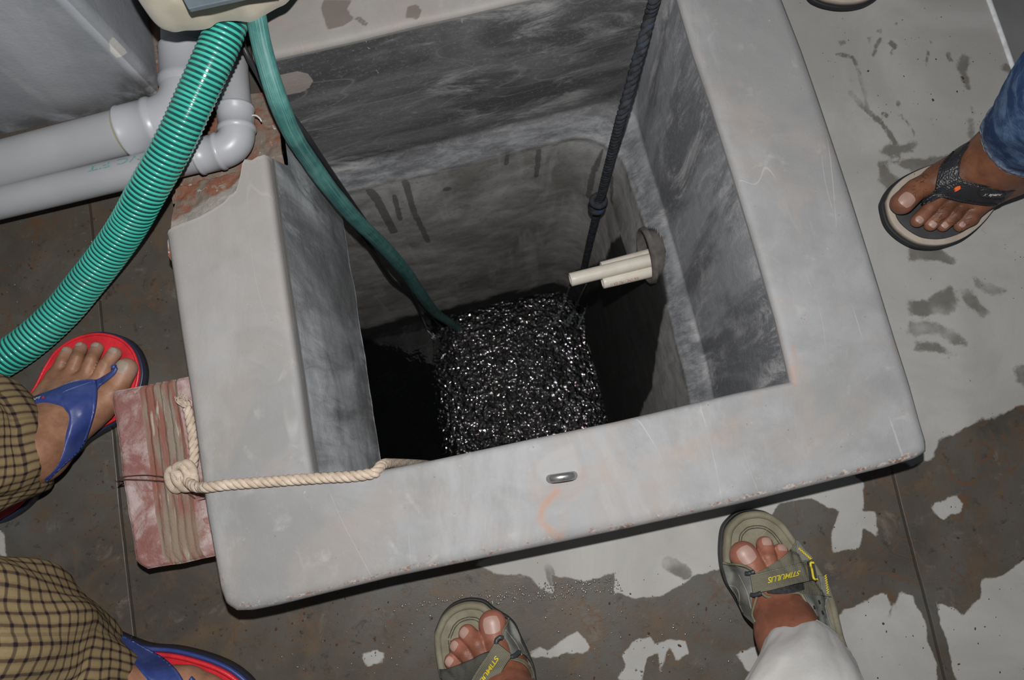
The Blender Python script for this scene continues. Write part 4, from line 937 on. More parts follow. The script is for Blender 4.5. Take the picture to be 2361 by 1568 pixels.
class Foot:
    def __init__(s, body, toes, leg, st=.002, k=.018, kt=.006):
        allp = np.array([p for c in body+leg for p in (c[0], c[1])] + [p for t in toes for p in t['p']]); s.body = body; s.toes = toes
        lo = allp.min(0)-.05; hi = allp.max(0)+.05; lo[2] = .018; s.lo = lo; s.st = st
        n = np.ceil((hi-lo)/st).astype(int); ax = [lo[i]+st*np.arange(n[i]) for i in range(3)]
        G = np.stack(np.meshgrid(*ax, indexing='ij'), -1); B = None
        for (a, b, ra, rb) in body:
            d = sd_caps(G, a, b, ra, rb); B = d if B is None else smin(B, d, k)
        D = None
        for t in toes:
            T = None
            for i in range(len(t['p'])-1):
                d = sd_caps(G, t['p'][i], t['p'][i+1], t['r'][i], t['r'][i+1]); T = d if T is None else smin(T, d, .002)
            d = smin(B, T, kt); D = d if D is None else np.minimum(D, d)
        if D is None: D = B
        Lg = None
        for (a, b, ra, rb) in leg:
            d = sd_caps(G, a, b, ra, rb); Lg = d if Lg is None else smin(Lg, d, k)
        if Lg is not None: D = smin(D, Lg, .03)
        kz = max(2, int((.088-lo[2])/st)); ins = D[:, :, :kz] < 0; top = np.where(ins.any(2), ax[2][0]+st*(kz-1-np.argmax(ins[:, :, ::-1], axis=2)), 0)
        s.H = top; s.nx, s.ny = top.shape
        gp = G.reshape(-1, 3)
        D[:, :, 0] = np.maximum(D[:, :, 0], st*.4); D[:, :, -1] = np.maximum(D[:, :, -1], st); D[0] = np.maximum(D[0], st); D[-1] = np.maximum(D[-1], st); D[:, 0] = np.maximum(D[:, 0], st); D[:, -1] = np.maximum(D[:, -1], st)
        s.V, s.F = surface_nets(D, lo, st)
    def hmap(s, zs, blur=3):
        H = np.maximum(s.H, zs)
        Hb = H.copy()
        for _ in range(blur*2):
            P_ = np.pad(Hb, 1, mode='edge'); Hb = (P_[:-2, 1:-1]+P_[2:, 1:-1]+P_[1:-1, :-2]+P_[1:-1, 2:]+4*P_[1:-1, 1:-1])/8
        P_ = np.pad(H, 1, mode='edge'); Hm = np.max([P_[i:i+H.shape[0], j:j+H.shape[1]] for i in range(3) for j in range(3)], axis=0)
        P_ = np.pad(Hm, 1, mode='edge'); Hm = (P_[:-2, 1:-1]+P_[2:, 1:-1]+P_[1:-1, :-2]+P_[1:-1, 2:]+4*Hm)/8
        s.Hs = np.maximum(Hb, Hm); s.zs = zs
    def h(s, xy):
        u = np.clip((xy[..., 0]-s.lo[0])/s.st, 0, s.nx-1.001); v = np.clip((xy[..., 1]-s.lo[1])/s.st, 0, s.ny-1.001); i = u.astype(int); j = v.astype(int); a = u-i; b = v-j
        return s.Hs[i, j]*(1-a)*(1-b)+s.Hs[i+1, j]*a*(1-b)+s.Hs[i, j+1]*(1-a)*b+s.Hs[i+1, j+1]*a*b
    def onto(s, px, py, off=.0015):
        px = np.asarray(px, float); py = np.asarray(py, float); zt = np.linspace(.115, s.zs-.004, 90)
        g = np.array([z_-(s.h(W(px, py, z_)[..., :2])+off) for z_ in zt]); hit = g <= 0; k = np.where(hit.any(0), np.argmax(hit, axis=0), 89); k = np.maximum(k, 1)
        g0 = np.take_along_axis(g, (k-1)[None], 0)[0]; g1 = np.take_along_axis(g, k[None], 0)[0]; f = np.clip(g0/np.where(np.abs(g0-g1) < 1e-9, 1e-9, g0-g1), 0, 1)
        return W(px, py, zt[k-1]+(zt[k]-zt[k-1])*f)
    def strap(s, A, B, off=.0025, th=.0022, nu=60, nv=14, dome=.0, sc=1, o=(0, 0), ends=None):
        A = resample(catmull(np.array(A, float)/sc+o, 6), nu); B = resample(catmull(np.array(B, float)/sc+o, 6), nu); t = np.linspace(0, 1, nv)
        Q = A[:, None]*(1-t)[None, :, None]+B[:, None]*t[None, :, None]; P = s.onto(Q[..., 0], Q[..., 1], off)
        P[..., 2] += dome*np.sin(np.pi*t)[None]
        top = P.reshape(-1, 3); n_ = nu*nv; bot = top.copy(); bot[:, 2] -= th
        # tuck edges
        ed = np.zeros((nu, nv), bool); ed[:, 0] = ed[:, -1] = True; top[ed.ravel(), 2] -= th*.45
        V = np.vstack([top, bot]); F = grid_faces(nu, nv); F2 = [tuple(n_+i for i in reversed(f)) for f in F]
        bd = [j for j in range(nv)] + [i*nv+nv-1 for i in range(1, nu)] + [(nu-1)*nv+j for j in reversed(range(nv-1))] + [i*nv for i in reversed(range(1, nu-1))]
        side = [(bd[i], bd[(i+1) % len(bd)], n_+bd[(i+1) % len(bd)], n_+bd[i]) for i in range(len(bd))]
        uv = np.stack([np.repeat(np.linspace(0, 1, nu), nv), np.tile(t, nu)], -1); s.last_uv = np.vstack([uv, uv])
        return V, F+F2+side
    def line(s, pts, r=.0007, off=.0035, sc=1, o=(0, 0), n=None):
        q = np.array(pts, float)/sc+o; q = catmull(q, 5) if n is None else resample(q, n); return tube(s.onto(q[:, 0], q[:, 1], off), r, 6)[:2]
    def decal(s, V2, quad, off, sc=1, o=(0, 0)):
        """unit-square text mapped onto four corner pixels (ll, lr, ur, ul)"""
        q = np.array(quad, float)/sc+o; u, v = V2[:, :1], V2[:, 1:]; p = (q[0]*(1-u)+q[1]*u)*(1-v)+(q[3]*(1-u)+q[2]*u)*v
        return s.onto(p[:, 0], p[:, 1], off)
def nail(tip, base, r, w=.62, l=.85, lift=1.0, back=.15):
    tip = np.array(tip); base = np.array(base); d = tip-base; d /= np.linalg.norm(d); up = np.array([0, 0, 1.]); up = up-(up @ d)*d; up /= np.linalg.norm(up); sd = np.cross(d, up)
    V = []; n_ = 14
    for i in range(n_+1):
        for j in range(n_+1):
            u = -1+2*i/n_; v = -1+2*j/n_
            uu = u*math.sqrt(max(0, 1-v*v*.30)); vv = v*math.sqrt(max(0, 1-u*u*.30))
            a = uu*w*1.0; along = vv*l*r*.62+r*back
            drop = max(0, along/r); rr = r*lift*math.sqrt(max(.12, 1-(drop*.85)**2)) if drop > 0 else r*lift
            V.append(tip+d*along+rr*1.03*(math.cos(a)*up+math.sin(a)*sd)+up*.0003)
    return np.array(V), grid_faces(n_+1, n_+1)

def skin(name, lo, hi, red):
    m = Mat(name, .5, .4); c = m.mix(m.step(m.noise(22, 6, .6), .32, .7), lo, hi)
    c = m.mix(m.math('MULTIPLY', m.step(m.noise(60, 5, .6), .5, .75), .35), c, tuple(x*.55 for x in lo))
    c = m.mix(m.math('MULTIPLY', m.attr('tip'), .75), c, red)
    m.color(c); m.b.inputs['Subsurface Weight'].default_value = .08; m.b.inputs['Subsurface Radius'].default_value = (.01, .004, .002); m.b.inputs['Subsurface Scale'].default_value = .3
    m.bump(m.math('ADD', m.noise(110, 5, .65), m.math('MULTIPLY', m.voro(600), .25)), .45, .0009); return m.m
NAIL = Mat('toenail', .42, .4); NAIL.color(NAIL.mix(NAIL.noise(90, 3), (.33, .19, .15), (.46, .31, .26))); NAILm = NAIL.m
DNAIL = simple('dusty_toenail', (.34, .27, .21), .5)
def mk_toe(pts, r):
    """pts: list of (px, py, z) base..tip"""
    return dict(p=[W(a, b, z) for a, b, z in pts], r=r)
def tip_attr(V, toes, rad_=.018):
    a = np.zeros(len(V))
    for t in toes: a = np.maximum(a, soft(np.linalg.norm(V-t['p'][-1], axis=1)-t['r'][-1]*1.15, .006))
    return a
def hairs(foot, pts, n, r_px, mat, parent, length=.014, dirn=(0, -.4)):
    parts = []
    for _ in range(n):
        c_ = pts[rng.integers(len(pts))]; q = np.array(c_)+(rng.random(2)-.5)*r_px; p = foot.onto(np.array(q[0]), np.array(q[1]), -.0008)
        a = rng.random()*6.28; k = np.array((math.cos(a), math.sin(a), 0))*.5+np.array((*dirn, 0)); l_ = length*(.5+rng.random())
        P_ = np.array([p, p+k*l_*.4+(0, 0, l_*.22), p+k*l_+(rng.random(3)-.5)*.004+(0, 0, l_*.1)]); parts.append(tube(catmull(P_, 4), .00015, 4, cap=False)[:2])
    V, F = merge(parts); o = mesh_obj('leg_hair', V, F, mat, parent); o['kind'] = 'stuff'; return o
HAIR = simple('hair', (.012, .008, .006), .6)

def loft_cloth(rings, seg=160, fold=.006, freq=5, seed=0, thick=.0016, hem=True, detail=.003, sub=10):
    """rings: (centre xyz, half-width a, half-width b, axis angle) -> trouser leg, first ring = hem"""
    C_ = catmull(np.array([r[0] for r in rings], float), sub); S_ = catmull(np.array([r[1:] for r in rings], float), sub); n_ = len(C_); T, N, B = frames(C_)
    up = np.array([1.0, 0, 0]); V = []; th_ = np.linspace(0, 2*np.pi, seg, endpoint=False)
    cum_ = np.r_[0, np.cumsum(np.linalg.norm(np.diff(C_, axis=0), axis=1))]
    for i in range(n_):
        t = T[i]; u = up-(up @ t)*t; u /= np.linalg.norm(u); v = np.cross(t, u); a, b, ang = S_[i]
        f = fold*(np.sin(freq*th_+seed+cum_[i]*22+1.5*np.sin(2*th_+seed))*.5+np.sin((freq+3)*th_-cum_[i]*30+seed*2)*.3)
        q = np.stack([np.cos(th_)*9+cum_[i]*3, np.sin(th_)*9, np.full(seg, cum_[i]*26+seed)], -1); f = f+detail*(fbm(q, .35, 4, seed)-.5)*2
        x = (a+f)*np.cos(th_); y = (b+f)*np.sin(th_); ca, sa = math.cos(ang), math.sin(ang)
        V.append(C_[i]+(x*ca-y*sa)[:, None]*u+(x*sa+y*ca)[:, None]*v)
    V = np.array(V); ctr_ = C_[:, None]
    inn = V[0]+(C_[0]-V[0])*(thick/.05); inn2 = V[3]+(C_[3]-V[3])*.06
    out_ = V.reshape(-1, 3); V2 = np.vstack([inn2, inn, out_]); F = grid_faces(n_+2, seg, True)
    uv = np.stack([np.tile(th_/(2*np.pi), n_), np.repeat(cum_, seg)], -1); uv = np.vstack([uv[:seg], uv[:seg], uv])
    k_ = len(V2); V2 = np.vstack([V2, C_[-1]]); uv = np.vstack([uv, [[0, cum_[-1]]]]); F += [((n_+1)*seg+(j+1) % seg, (n_+1)*seg+j, k_) for j in range(seg)]
    return V2, F, uv

# ================================================================== person on the left: checked trousers, red and blue flip-flops
zS = .022
per = empty('person', W(60, 1200, 0), 'person on the left in brown checked trousers and red and navy flip-flops', 'person')
SK1 = skin('skin_light_brown', (.22, .105, .06), (.40, .205, .125), (.42, .27, .22))
toes1 = [mk_toe([(243, 925, .040), (272, 886, .040), (291, 850, .039)], [.0165, .0155, .0150]),
         mk_toe([(222, 895, .040), (243, 842, .040), (264, 815, .033)], [.0125, .0095, .0096]),
         mk_toe([(192, 880, .040), (211, 830, .040), (224, 803, .031)], [.012, .0088, .0088]),
         mk_toe([(160, 870, .038), (178, 824, .039), (187, 803, .030)], [.011, .0086, .0086]),
         mk_toe([(128, 868, .036), (143, 835, .036), (155, 812, .029)], [.011, .0084, .0082])]
ank = W(75, 1035, .085); heel = W(10, 1120, .05)
body1 = [(ank, W(243, 925, .042), .034, .0175), (ank, W(215, 905, .044), .034, .015), (ank, W(185, 890, .043), .034, .014), (ank, W(155, 882, .040), .034, .0135), (W(60, 1000, .05), W(128, 872, .036), .026, .0125), (ank, heel, .034, .028), (W(110, 1040, .045), W(225, 945, .04), .024, .018)]
leg1 = [(ank, W(-60, 1030, .14), .034, .038)]
F1 = Foot(body1, toes1, leg1); F1.hmap(zS, 6)
# right foot (lower)
toes2 = [mk_toe([(475, 1592, .040), (520, 1600, .040), (552, 1606, .038)], [.016, .0148, .0142]),
         mk_toe([(455, 1625, .038), (520, 1635, .036), (548, 1640, .031)], [.012, .0092, .0092]),
         mk_toe([(440, 1652, .036), (505, 1665, .035), (528, 1668, .030)], [.0115, .0088, .0086])]
ank2 = W(212, 1592, .085)
body2 = [(ank2, W(475, 1588, .044), .034, .018), (ank2, W(450, 1615, .044), .034, .016), (ank2, W(430, 1650, .038), .032, .014), (ank2, W(160, 1560, .05), .034, .028), (W(280, 1590, .05), W(430, 1572, .045), .024, .018)]
leg2 = [(ank2, W(110, 1530, .14), .034, .038)]
F2_ = Foot(body2, toes2, leg2); F2_.hmap(zS, 6)
def feet(pairs, mat, parent, nmat, wid, tf=1.0, lb=(.95, .72)):
    out = []
    for ft, toes in pairs:
        o = mesh_obj('bare_foot', ft.V, ft.F.tolist(), mat, parent, attrs=dict(tip=tip_attr(ft.V, toes)*tf)); out.append(o)
        for t, w in zip(toes, wid):
            V, F = nail(t['p'][-1], t['p'][-2], t['r'][-1], w=w, l=lb[0] if t['r'][-1] > .012 else lb[1], back=.02); mesh_obj('toenail', V, F, nmat, o)
    return out
feet([(F1, toes1), (F2_, toes2)], SK1, per, DNAIL, [.60, .66, .66, .6, .5])
RED = simple('red_footbed', (.62, .025, .035), .38, .5, var=.2, scale=40, bump=.5, bd=.001)
NAVY = simple('navy_rubber', (.018, .022, .055), .4, .5); BLUE = Mat('blue_strap', .42, .5); BLUE.color(BLUE.mix(BLUE.step(BLUE.noise(30, 6, .6), .4, .8), (.028, .05, .20), (.06, .09, .26))); BLUE.bump(BLUE.noise(200, 3), .2, .0006); BLUE = BLUE.m
def sole(name, outline, parent, layers, z0=.001):
    """layers: (z0, z1, inset, material, name)"""
    base = resample(catmull(outline, 8, closed=True), 200, True); o0 = None
    for (za, zb_, ins_, mt_, nm_) in layers:
        V, F = extrude_poly(offset_poly(base, ins_), za, zb_, min(.0015, (zb_-za)*.4)); o = mesh_obj(nm_, V, F, mt_, parent if o0 is None else o0)
        if o0 is None: o0 = o
    return o0, base
so1 = WL([(165,785),(200,771),(240,766),(285,777),(317,805),(332,845),(331,880),(316,925),(288,965),(250,988),(200,1018),(165,1055),(130,1092),(95,1130),(55,1172),(20,1196),(-15,1208),(-48,1195),(-58,1150),(-40,1100),(-5,1040),(30,980),(60,930),(85,890),(105,850),(130,812)], .014)[:, :2]
ff1, b1_ = sole('flip_flop', so1, per, [(.001, .018, 0, NAVY, 'flip_flop'), (.016, .0225, .0035, RED, 'footbed')])
V, F, _ = tube(np.c_[resample(offset_poly(b1_, .0045), 200, True), np.full(200, .0225)], .0022, 8, cap=False); F += [(199*8+j, 199*8+(j+1) % 8, (j+1) % 8, j) for j in range(8)]
mesh_obj('raised_rim', V, F, RED, ff1)
sc = 3.137; o_ = np.array((0, 700.))
V, F = merge([F1.strap([(690,548),(640,546),(560,553),(480,575),(400,610),(290,650),(190,690),(110,728),(60,760)], [(560,790),(500,762),(440,748),(350,737),(290,742),(230,757),(175,785),(120,820)], .004, .003, dome=.0015, sc=sc, o=o_),
              F1.strap([(690,552),(697,640),(685,760),(655,870),(610,1000),(560,1075),(480,1150),(400,1225),(330,1290)], [(450,640),(430,700),(462,760),(490,800),(492,860),(470,940),(430,1050),(385,1150),(330,1260)], .0085, .003, dome=.002, sc=sc, o=o_),
              F1.strap([(835,440),(815,478),(760,512),(700,545),(640,560)], [(845,470),(825,508),(780,548),(720,592),(690,640)], .0046, .003, dome=.001, sc=sc, o=o_, nu=30),
              tube(np.array([F1.onto(np.array(262.), np.array(846.), .004), W(264, 848, .024)]), .0035, 10)[:2]])
st1 = mesh_obj('strap', V, F, BLUE, ff1)
WH = simple('white_print', (.75, .75, .75), .5, var=.03); RP = simple('red_print', (.6, .03, .03), .5, var=.05); YL = simple('yellow_thread', (.62, .50, .03), .6, var=.15)
V2, F = text_mesh('APT', .35, .02); mesh_obj('printed_mark', F1.decal(V2, [(228,702),(298,684),(296,670),(226,688)], .0072, sc, o_), F, WH, ff1, smooth=False)
V2, F = text_mesh('I', 0, .04); 
for q in ([(204,712),(222,706),(216,688),(208,692)], [(306,690),(322,684),(318,668),(304,674)]): mesh_obj('printed_mark', F1.decal(V2, q, .0072, sc, o_), F, RP, ff1, smooth=False)
so2 = WL([(235, 1448), (290, 1472), (340, 1489), (400, 1494), (455, 1506), (510, 1525), (550, 1548), (582, 1580), (592, 1620), (570, 1665), (520, 1692), (440, 1695), (380, 1680), (300, 1650), (200, 1630), (120, 1615), (50, 1600), (15, 1560), (25, 1500), (70, 1455), (130, 1438), (190, 1440)], .018)[:, :2]
ff2, b2_ = sole('flip_flop', so2, per, [(.001, .020, 0, NAVY, 'flip_flop'), (.018, .0225, .006, RED, 'footbed')])
for dd2, mt_, zz2, rr2, nm in ((.0025, NAVY, .0215, .0030, 'raised_edge'), (.0085, RED, .0235, .0032, 'raised_rim')):
    V, F, _ = tube(np.c_[resample(offset_poly(b2_, dd2), 200, True), np.full(200, zz2)], rr2, 8, cap=False); F += [(199*8+j, 199*8+(j+1) % 8, (j+1) % 8, j) for j in range(8)]
    mesh_obj(nm, V, F, mt_ if mt_ is not NAVY else BLUE, ff2)
V, F = merge([F2_.strap([(262, 1455), (300, 1476), (340, 1498), (378, 1520), (408, 1550), (428, 1585), (440, 1615)], [(235, 1462), (262, 1490), (290, 1515), (320, 1545), (345, 1580), (370, 1615), (385, 1640)], .0045, .003, dome=.002),
              F2_.strap([(440, 1560), (470, 1590), (500, 1612), (515, 1620)], [(385, 1640), (440, 1640), (480, 1632), (510, 1628)], .0045, .003, nu=30),
              F2_.strap([(385, 1630), (330, 1640), (270, 1650), (230, 1655)], [(430, 1640), (370, 1675), (310, 1690), (250, 1680)], .0045, .003, nu=30)])
mesh_obj('strap', V, F, BLUE, ff2)
# checked trousers
PL = Mat('checked_cotton', .9, .15)
uvm = PL.mapv((1, 1, 1), vec=PL.uv()); sep = PL.n.new('ShaderNodeSeparateXYZ'); PL.l.new(uvm, sep.inputs[0])
def band_(v, per_, w, ph=0.0):
    x = PL.math('FRACT', PL.math('ADD', PL.math('MULTIPLY', v, 1/per_), ph)); return PL.step(PL.math('ABSOLUTE', PL.math('SUBTRACT', x, .5)), w, w*.45)
wob = PL.math('MULTIPLY', PL.math('SUBTRACT', PL.noise(40, 3), .5), .002)
X_ = PL.math('ADD', PL.math('MULTIPLY', sep.outputs[0], .50), wob); Y_ = PL.math('ADD', sep.outputs[1], wob)
l1 = PL.math('MAXIMUM', band_(X_, .0108, .17), band_(Y_, .0175, .17)); both = PL.math('MULTIPLY', band_(X_, .0108, .2), band_(Y_, .0175, .2))
basec = PL.mix(PL.noise(300, 3), (.19, .135, .065), (.30, .225, .12)); basec = PL.mix(PL.math('MULTIPLY', band_(X_, .0108, .3, .5), .5), basec, (.33, .26, .14))
c = PL.mix(PL.math('MULTIPLY', l1, .72), basec, (.050, .030, .026)); c = PL.mix(both, c, (.022, .014, .022)); PL.color(c)
PL.bump(PL.noise(900, 2), .4, .0006)
cH = W(48, 1052, .075)
hm = W(58, 1050, .062)
V, F, UV = loft_cloth([(W(22, 1015, .055), .056, .080, .30), (W(0, 1013, .085), .062, .085, .28), (W(-40, 1012, .12), .070, .090, .22), (W(-130, 1025, .17), .078, .092, .2), (W(-380, 1020, .30), .088, .095, 0), (W(-700, 1020, .42), .09, .10, 0)], fold=.005, freq=4, seed=2, detail=.006)
t1_ = mesh_obj('trouser_leg', V, F, PL.m, per, uv=UV)
V, F, UV = loft_cloth([(W(222, 1575, .055), .056, .074, .55), (W(180, 1562, .085), .064, .084, .5), (W(110, 1540, .125), .074, .094, .35), (W(10, 1515, .18), .086, .100, .1), (W(-260, 1510, .32), .094, .104, 0), (W(-600, 1505, .42), .096, .106, 0)], fold=.007, freq=5, seed=5, detail=.007)
t2_ = mesh_obj('trouser_leg', V, F, PL.m, per, uv=UV)

# ================================================================== person at the bottom: grey strapped sandals, off-white trousers
pb = empty('person', W(1500, 1700, 0), 'person at the bottom in off-white trousers and olive grey strapped sandals', 'person')
SK2 = skin('skin_reddish_brown', (.16, .058, .034), (.30, .115, .07), (.40, .155, .11))
zT = .030; sc = 3.58; o_ = np.array((1600., 1130.))
def p5(x, y, z): return (x/3.58+1600, y/3.58+1130, z)
toes3 = [mk_toe([p5(530, 800, .050), p5(480, 640, .049), p5(412, 540, .046)], [.021, .0175, .0185]),
         mk_toe([p5(680, 760, .050), p5(610, 560, .050), p5(585, 452, .042)], [.0135, .0110, .0112]),
         mk_toe([p5(800, 790, .048), p5(730, 590, .048), p5(713, 508, .040)], [.0125, .0100, .0104]),
         mk_toe([p5(880, 830, .046), p5(820, 660, .046), p5(800, 590, .039)], [.012, .0095, .0095]),
         mk_toe([p5(960, 890, .044), p5(905, 740, .042), p5(890, 680, .038)], [.0115, .009, .009])]
ank3 = W(*p5(785, 1205, .10)[:2], .094); heel3 = W(*p5(960, 1580, .06)[:2], .055)
def Wp(t): return W(*t)
body3 = [(ank3, Wp(p5(530, 820, .052)), .026, .023), (ank3, Wp(p5(660, 800, .055)), .026, .018), (ank3, Wp(p5(780, 810, .052)), .026, .016), (ank3, Wp(p5(880, 850, .048)), .026, .014), (Wp(p5(960, 1350, .048)), Wp(p5(970, 900, .042)), .020, .012), (ank3, heel3, .030, .034), (Wp(p5(750, 1120, .06)), Wp(p5(560, 850, .050)), .027, .020)]
leg3 = [(ank3, W(1850, 1560, .15), .026, .034), (W(1850, 1560, .15), W(1860, 1640, .2), .036, .04)]
F3 = Foot(body3, toes3, leg3); F3.hmap(zT)
def p4(x, y, z): return (x/5.9025+900, y/5.9025+1350, z)
toes4 = [mk_toe([p4(1560, 1050, .050), p4(1430, 760, .049), p4(1390, 530, .046)], [.021, .0172, .0182]),
         mk_toe([p4(1350, 1120, .050), p4(1190, 800, .051), p4(1050, 655, .042)], [.0135, .0122, .0118]),
         mk_toe([p4(1220, 1180, .048), p4(1030, 930, .047), p4(915, 830, .040)], [.0125, .0108, .0106]),
         mk_toe([p4(1120, 1280, .046), p4(930, 1110, .043), p4(840, 1030, .039)], [.012, .0102, .0104]),
         mk_toe([p4(1050, 1400, .044), p4(860, 1280, .041), p4(790, 1230, .038)], [.0115, .009, .009])]
ank4 = W(1195, 1668, .105)
body4 = [(ank4, Wp(p4(1600, 1120, .052)), .037, .023), (ank4, Wp(p4(1400, 1200, .055)), .037, .018), (ank4, Wp(p4(1250, 1260, .052)), .037, .016), (ank4, Wp(p4(1150, 1350, .048)), .035, .014), (W(1170, 1680, .06), Wp(p4(1050, 1430, .044)), .03, .013), (ank4, W(1230, 1760, .06), .036, .034), (W(1190, 1640, .06), Wp(p4(1640, 1180, .05)), .032, .02)]
leg4 = [(ank4, W(1225, 1850, .20), .036, .042)]
F4 = Foot(body4, toes4, leg4); F4.hmap(zT)
bo2 = feet([(F3, toes3), (F4, toes4)], SK2, pb, NAILm, [.62, .58, .6, .58, .5], 1.0, (.95, .8))[0]
hairs(F3, [(1830, 1400), (1815, 1425), (1790, 1410)], 60, 44, HAIR, bo2, .010)
OLV = Mat('olive_footbed', .8, .3); OLV.color(OLV.mix(OLV.step(OLV.noise(30, 6, .6), .35, .75), (.165, .152, .105), (.265, .24, .18))); OLV.bump(OLV.noise(200, 4), .4, .0008)
OLV2 = simple('olive_inner', (.155, .145, .092), .8, var=.2, scale=50); OUT = simple('black_outsole', (.03, .032, .036), .6)
LEA = Mat('grey_leather', .7, .35); LEA.color(LEA.mix(LEA.step(LEA.noise(35, 6, .65), .35, .75), (.11, .112, .102), (.19, .19, .172))); LEA.bump(LEA.noise(160, 5, .6), .5, .0010); LEAm = LEA.m
def webm(name, c1, c2, su=220, sv=26):
    m = Mat(name, .8, .25); v = m.mapv((su, sv, 1), vec=m.uv()); s_ = m.n.new('ShaderNodeSeparateXYZ'); m.l.new(v, s_.inputs[0])
    w = m.math('MULTIPLY', m.math('ABSOLUTE', m.math('SINE', m.math('MULTIPLY', s_.outputs[0], 3.14159))), m.math('ABSOLUTE', m.math('SINE', m.math('MULTIPLY', s_.outputs[1], 3.14159))))
    m.color(m.mix(w, c1, c2)); m.bump(w, .7, .001); return m.m
WEB = webm('olive_webbing', (.105, .10, .072), (.30, .285, .215), 56, 14); WEBD = webm('dark_mesh', (.05, .05, .042), (.16, .155, .125), 70, 24)
LIN = simple('olive_lining', (.145, .135, .088), .85, var=.2, scale=60); BLK = simple('black_buckle', (.035, .037, .042), .45, .5); VEL = simple('dark_velcro', (.035, .035, .035), .95, .1, var=.4, scale=250)
TH = simple('pale_thread', (.32, .31, .26), .8)
def sandal(foot, outline, parent, rings, veins):
    o, b = sole('sandal', outline, parent, [(.001, .012, -.001, OUT, 'sandal'), (.012, .0275, .0005, OLV.m, 'footbed')])
    # raised outer band and line pressed in the footbed
    V, F, _ = tube(np.c_[resample(offset_poly(b, .0055), 200, True), np.full(200, .0262)], .0048, 10, cap=False, flat=1); F += [(199*10+j, 199*10+(j+1) % 10, (j+1) % 10, j) for j in range(10)]
    mesh_obj('footbed_edge', V, F, OLV.m, o)
    parts = []
    for d_ in (.0195, .0225):
        parts.append(tube(np.c_[resample(offset_poly(b, d_), 200, True), np.full(200, .0276)], .0007, 6, cap=False)[:2])
    V, F = merge(parts); mesh_obj('footbed_line', V, F, simple('footbed_groove', (.07, .065, .045), .8), o)
    parts = [tube(catmull([W(a, b_, .0277) for a, b_ in q], 6), .0004, 5)[:2] for q in veins]; V, F = merge(parts); mesh_obj('footbed_vein', V, F, simple('footbed_vein', (.30, .29, .20), .8), o)
    return o
o3 = [p5(x, y, 0)[:2] for x, y in [(238,600),(233,480),(250,330),(300,250),(380,190),(490,168),(590,180),(670,220),(740,280),(830,400),(930,520),(1020,640),(1090,760),(1150,900),(1190,1060),(1230,1220),(1300,1400),(1360,1540),(1400,1700),(1400,1860),(1340,1980),(1230,2040),(1100,2020),(990,1930),(900,1780),(780,1560),(650,1350),(550,1190),(440,1050),(370,920),(290,790),(255,690)]]
s3 = sandal(F3, WL(o3, .02)[:, :2], pb, None, [[p5(a, b, 0)[:2] for a, b in q] for q in ([(500,290),(520,350),(525,400)], [(620,300),(560,380)], [(700,400),(640,440)], [(400,340),(460,420)], [(340,420),(420,470)], [(600,600),(545,660)], [(560,480),(530,640)])])
O3 = dict(sc=3.58, o=np.array((1600., 1130.)))
def add(foot, nm, lst, mat, parent, label=None, uv=False):
    if nm in ('buckle', 'leather_tab', 'zigzag_stitch', 'slot', 'stitching', 'lining'):
        for V, F in lst: o = mesh_obj(nm, V, F, mat, parent)
        return o
    V, F = merge(lst); UVs = None
    if uv: UVs = foot.last_uv if len(lst) == 1 else np.vstack([foot.last_uv]*len(lst))
    o = mesh_obj(nm, V, F, mat, parent, uv=UVs)
    if label: o['label'] = label
    return o
# inner (big toe) side panel with its lining edge
add(F3, 'side_panel', [F3.strap([(238,612),(255,680),(290,790),(350,880),(378,960),(425,1045),(512,1118)], [(352,628),(440,655),(492,692),(478,770),(487,860),(478,960),(505,1095)], .0045, .0035, **O3)], LEAm, s3, 'grey leather panel on the big toe side')
add(F3, 'lining', [F3.line([(236,600),(290,612),(350,614),(430,632),(500,680)], .0017, .0045, **O3), F3.line([(520,880),(495,960),(480,1030),(505,1090)], .0016, .0045, **O3), F3.line([(560,850),(600,880),(660,882),(740,856),(860,850),(905,890),(925,950),(955,1010),(965,1080),(960,1135)], .0019, .0045, **O3)], LIN, s3)
add(F3, 'lateral_panel', [F3.strap([(872,850),(905,900),(935,960),(958,1030),(968,1090),(985,1140),(1060,1260),(1160,1430),(1250,1560)], [(1120,875),(1095,940),(1110,1010),(1135,1090),(1170,1180),(1215,1270),(1270,1370),(1335,1490),(1385,1580)], .0045, .0035, **O3)], LEAm, s3, 'grey leather panel on the outer side with slots')
add(F3, 'webbing_strap', [F3.strap([(478,700),(560,665),(650,612),(730,560),(800,490),(845,420)], [(560,800),(700,720),(800,670),(880,620),(940,590),(985,560)], .005, .002, **O3)], WEB, s3, uv=True)
add(F3, 'webbing_strap', [F3.strap([(700,800),(800,790),(900,768),(970,752),(1035,738)], [(640,850),(760,858),(870,860),(960,862),(1060,868)], .0055, .002, **O3)], WEB, s3, uv=True)
add(F3, 'velcro_tab', [F3.strap([(600,822),(700,805),(820,785),(905,768)], [(610,850),(700,862),(820,850),(915,822)], .0068, .0015, **O3)], VEL, s3)
add(F3, 'name_strap', [F3.strap([(465,702),(540,690),(650,660),(760,635),(860,608),(940,590)], [(490,852),(560,842),(660,820),(770,792),(870,768),(958,750)], .009, .002, **O3)], WEB, s3, 'olive webbing strap with yellow lettering', uv=True)
add(F3, 'buckle', [F3.strap([(935,592),(960,588),(990,584)], [(955,752),(985,748),(1022,738)], .0098, .002, nu=16, **O3), F3.line([(425,690),(450,690),(480,680),(498,672)], .0028, .008, **O3), F3.line([(470,865),(500,868),(530,860),(556,850)], .0028, .008, **O3)], BLK, s3)
add(F3, 'buckle_outline', [F3.line([(990,600),(962,604),(975,660),(990,730),(1020,735)], .0016, .0125, **O3)], YL, s3)
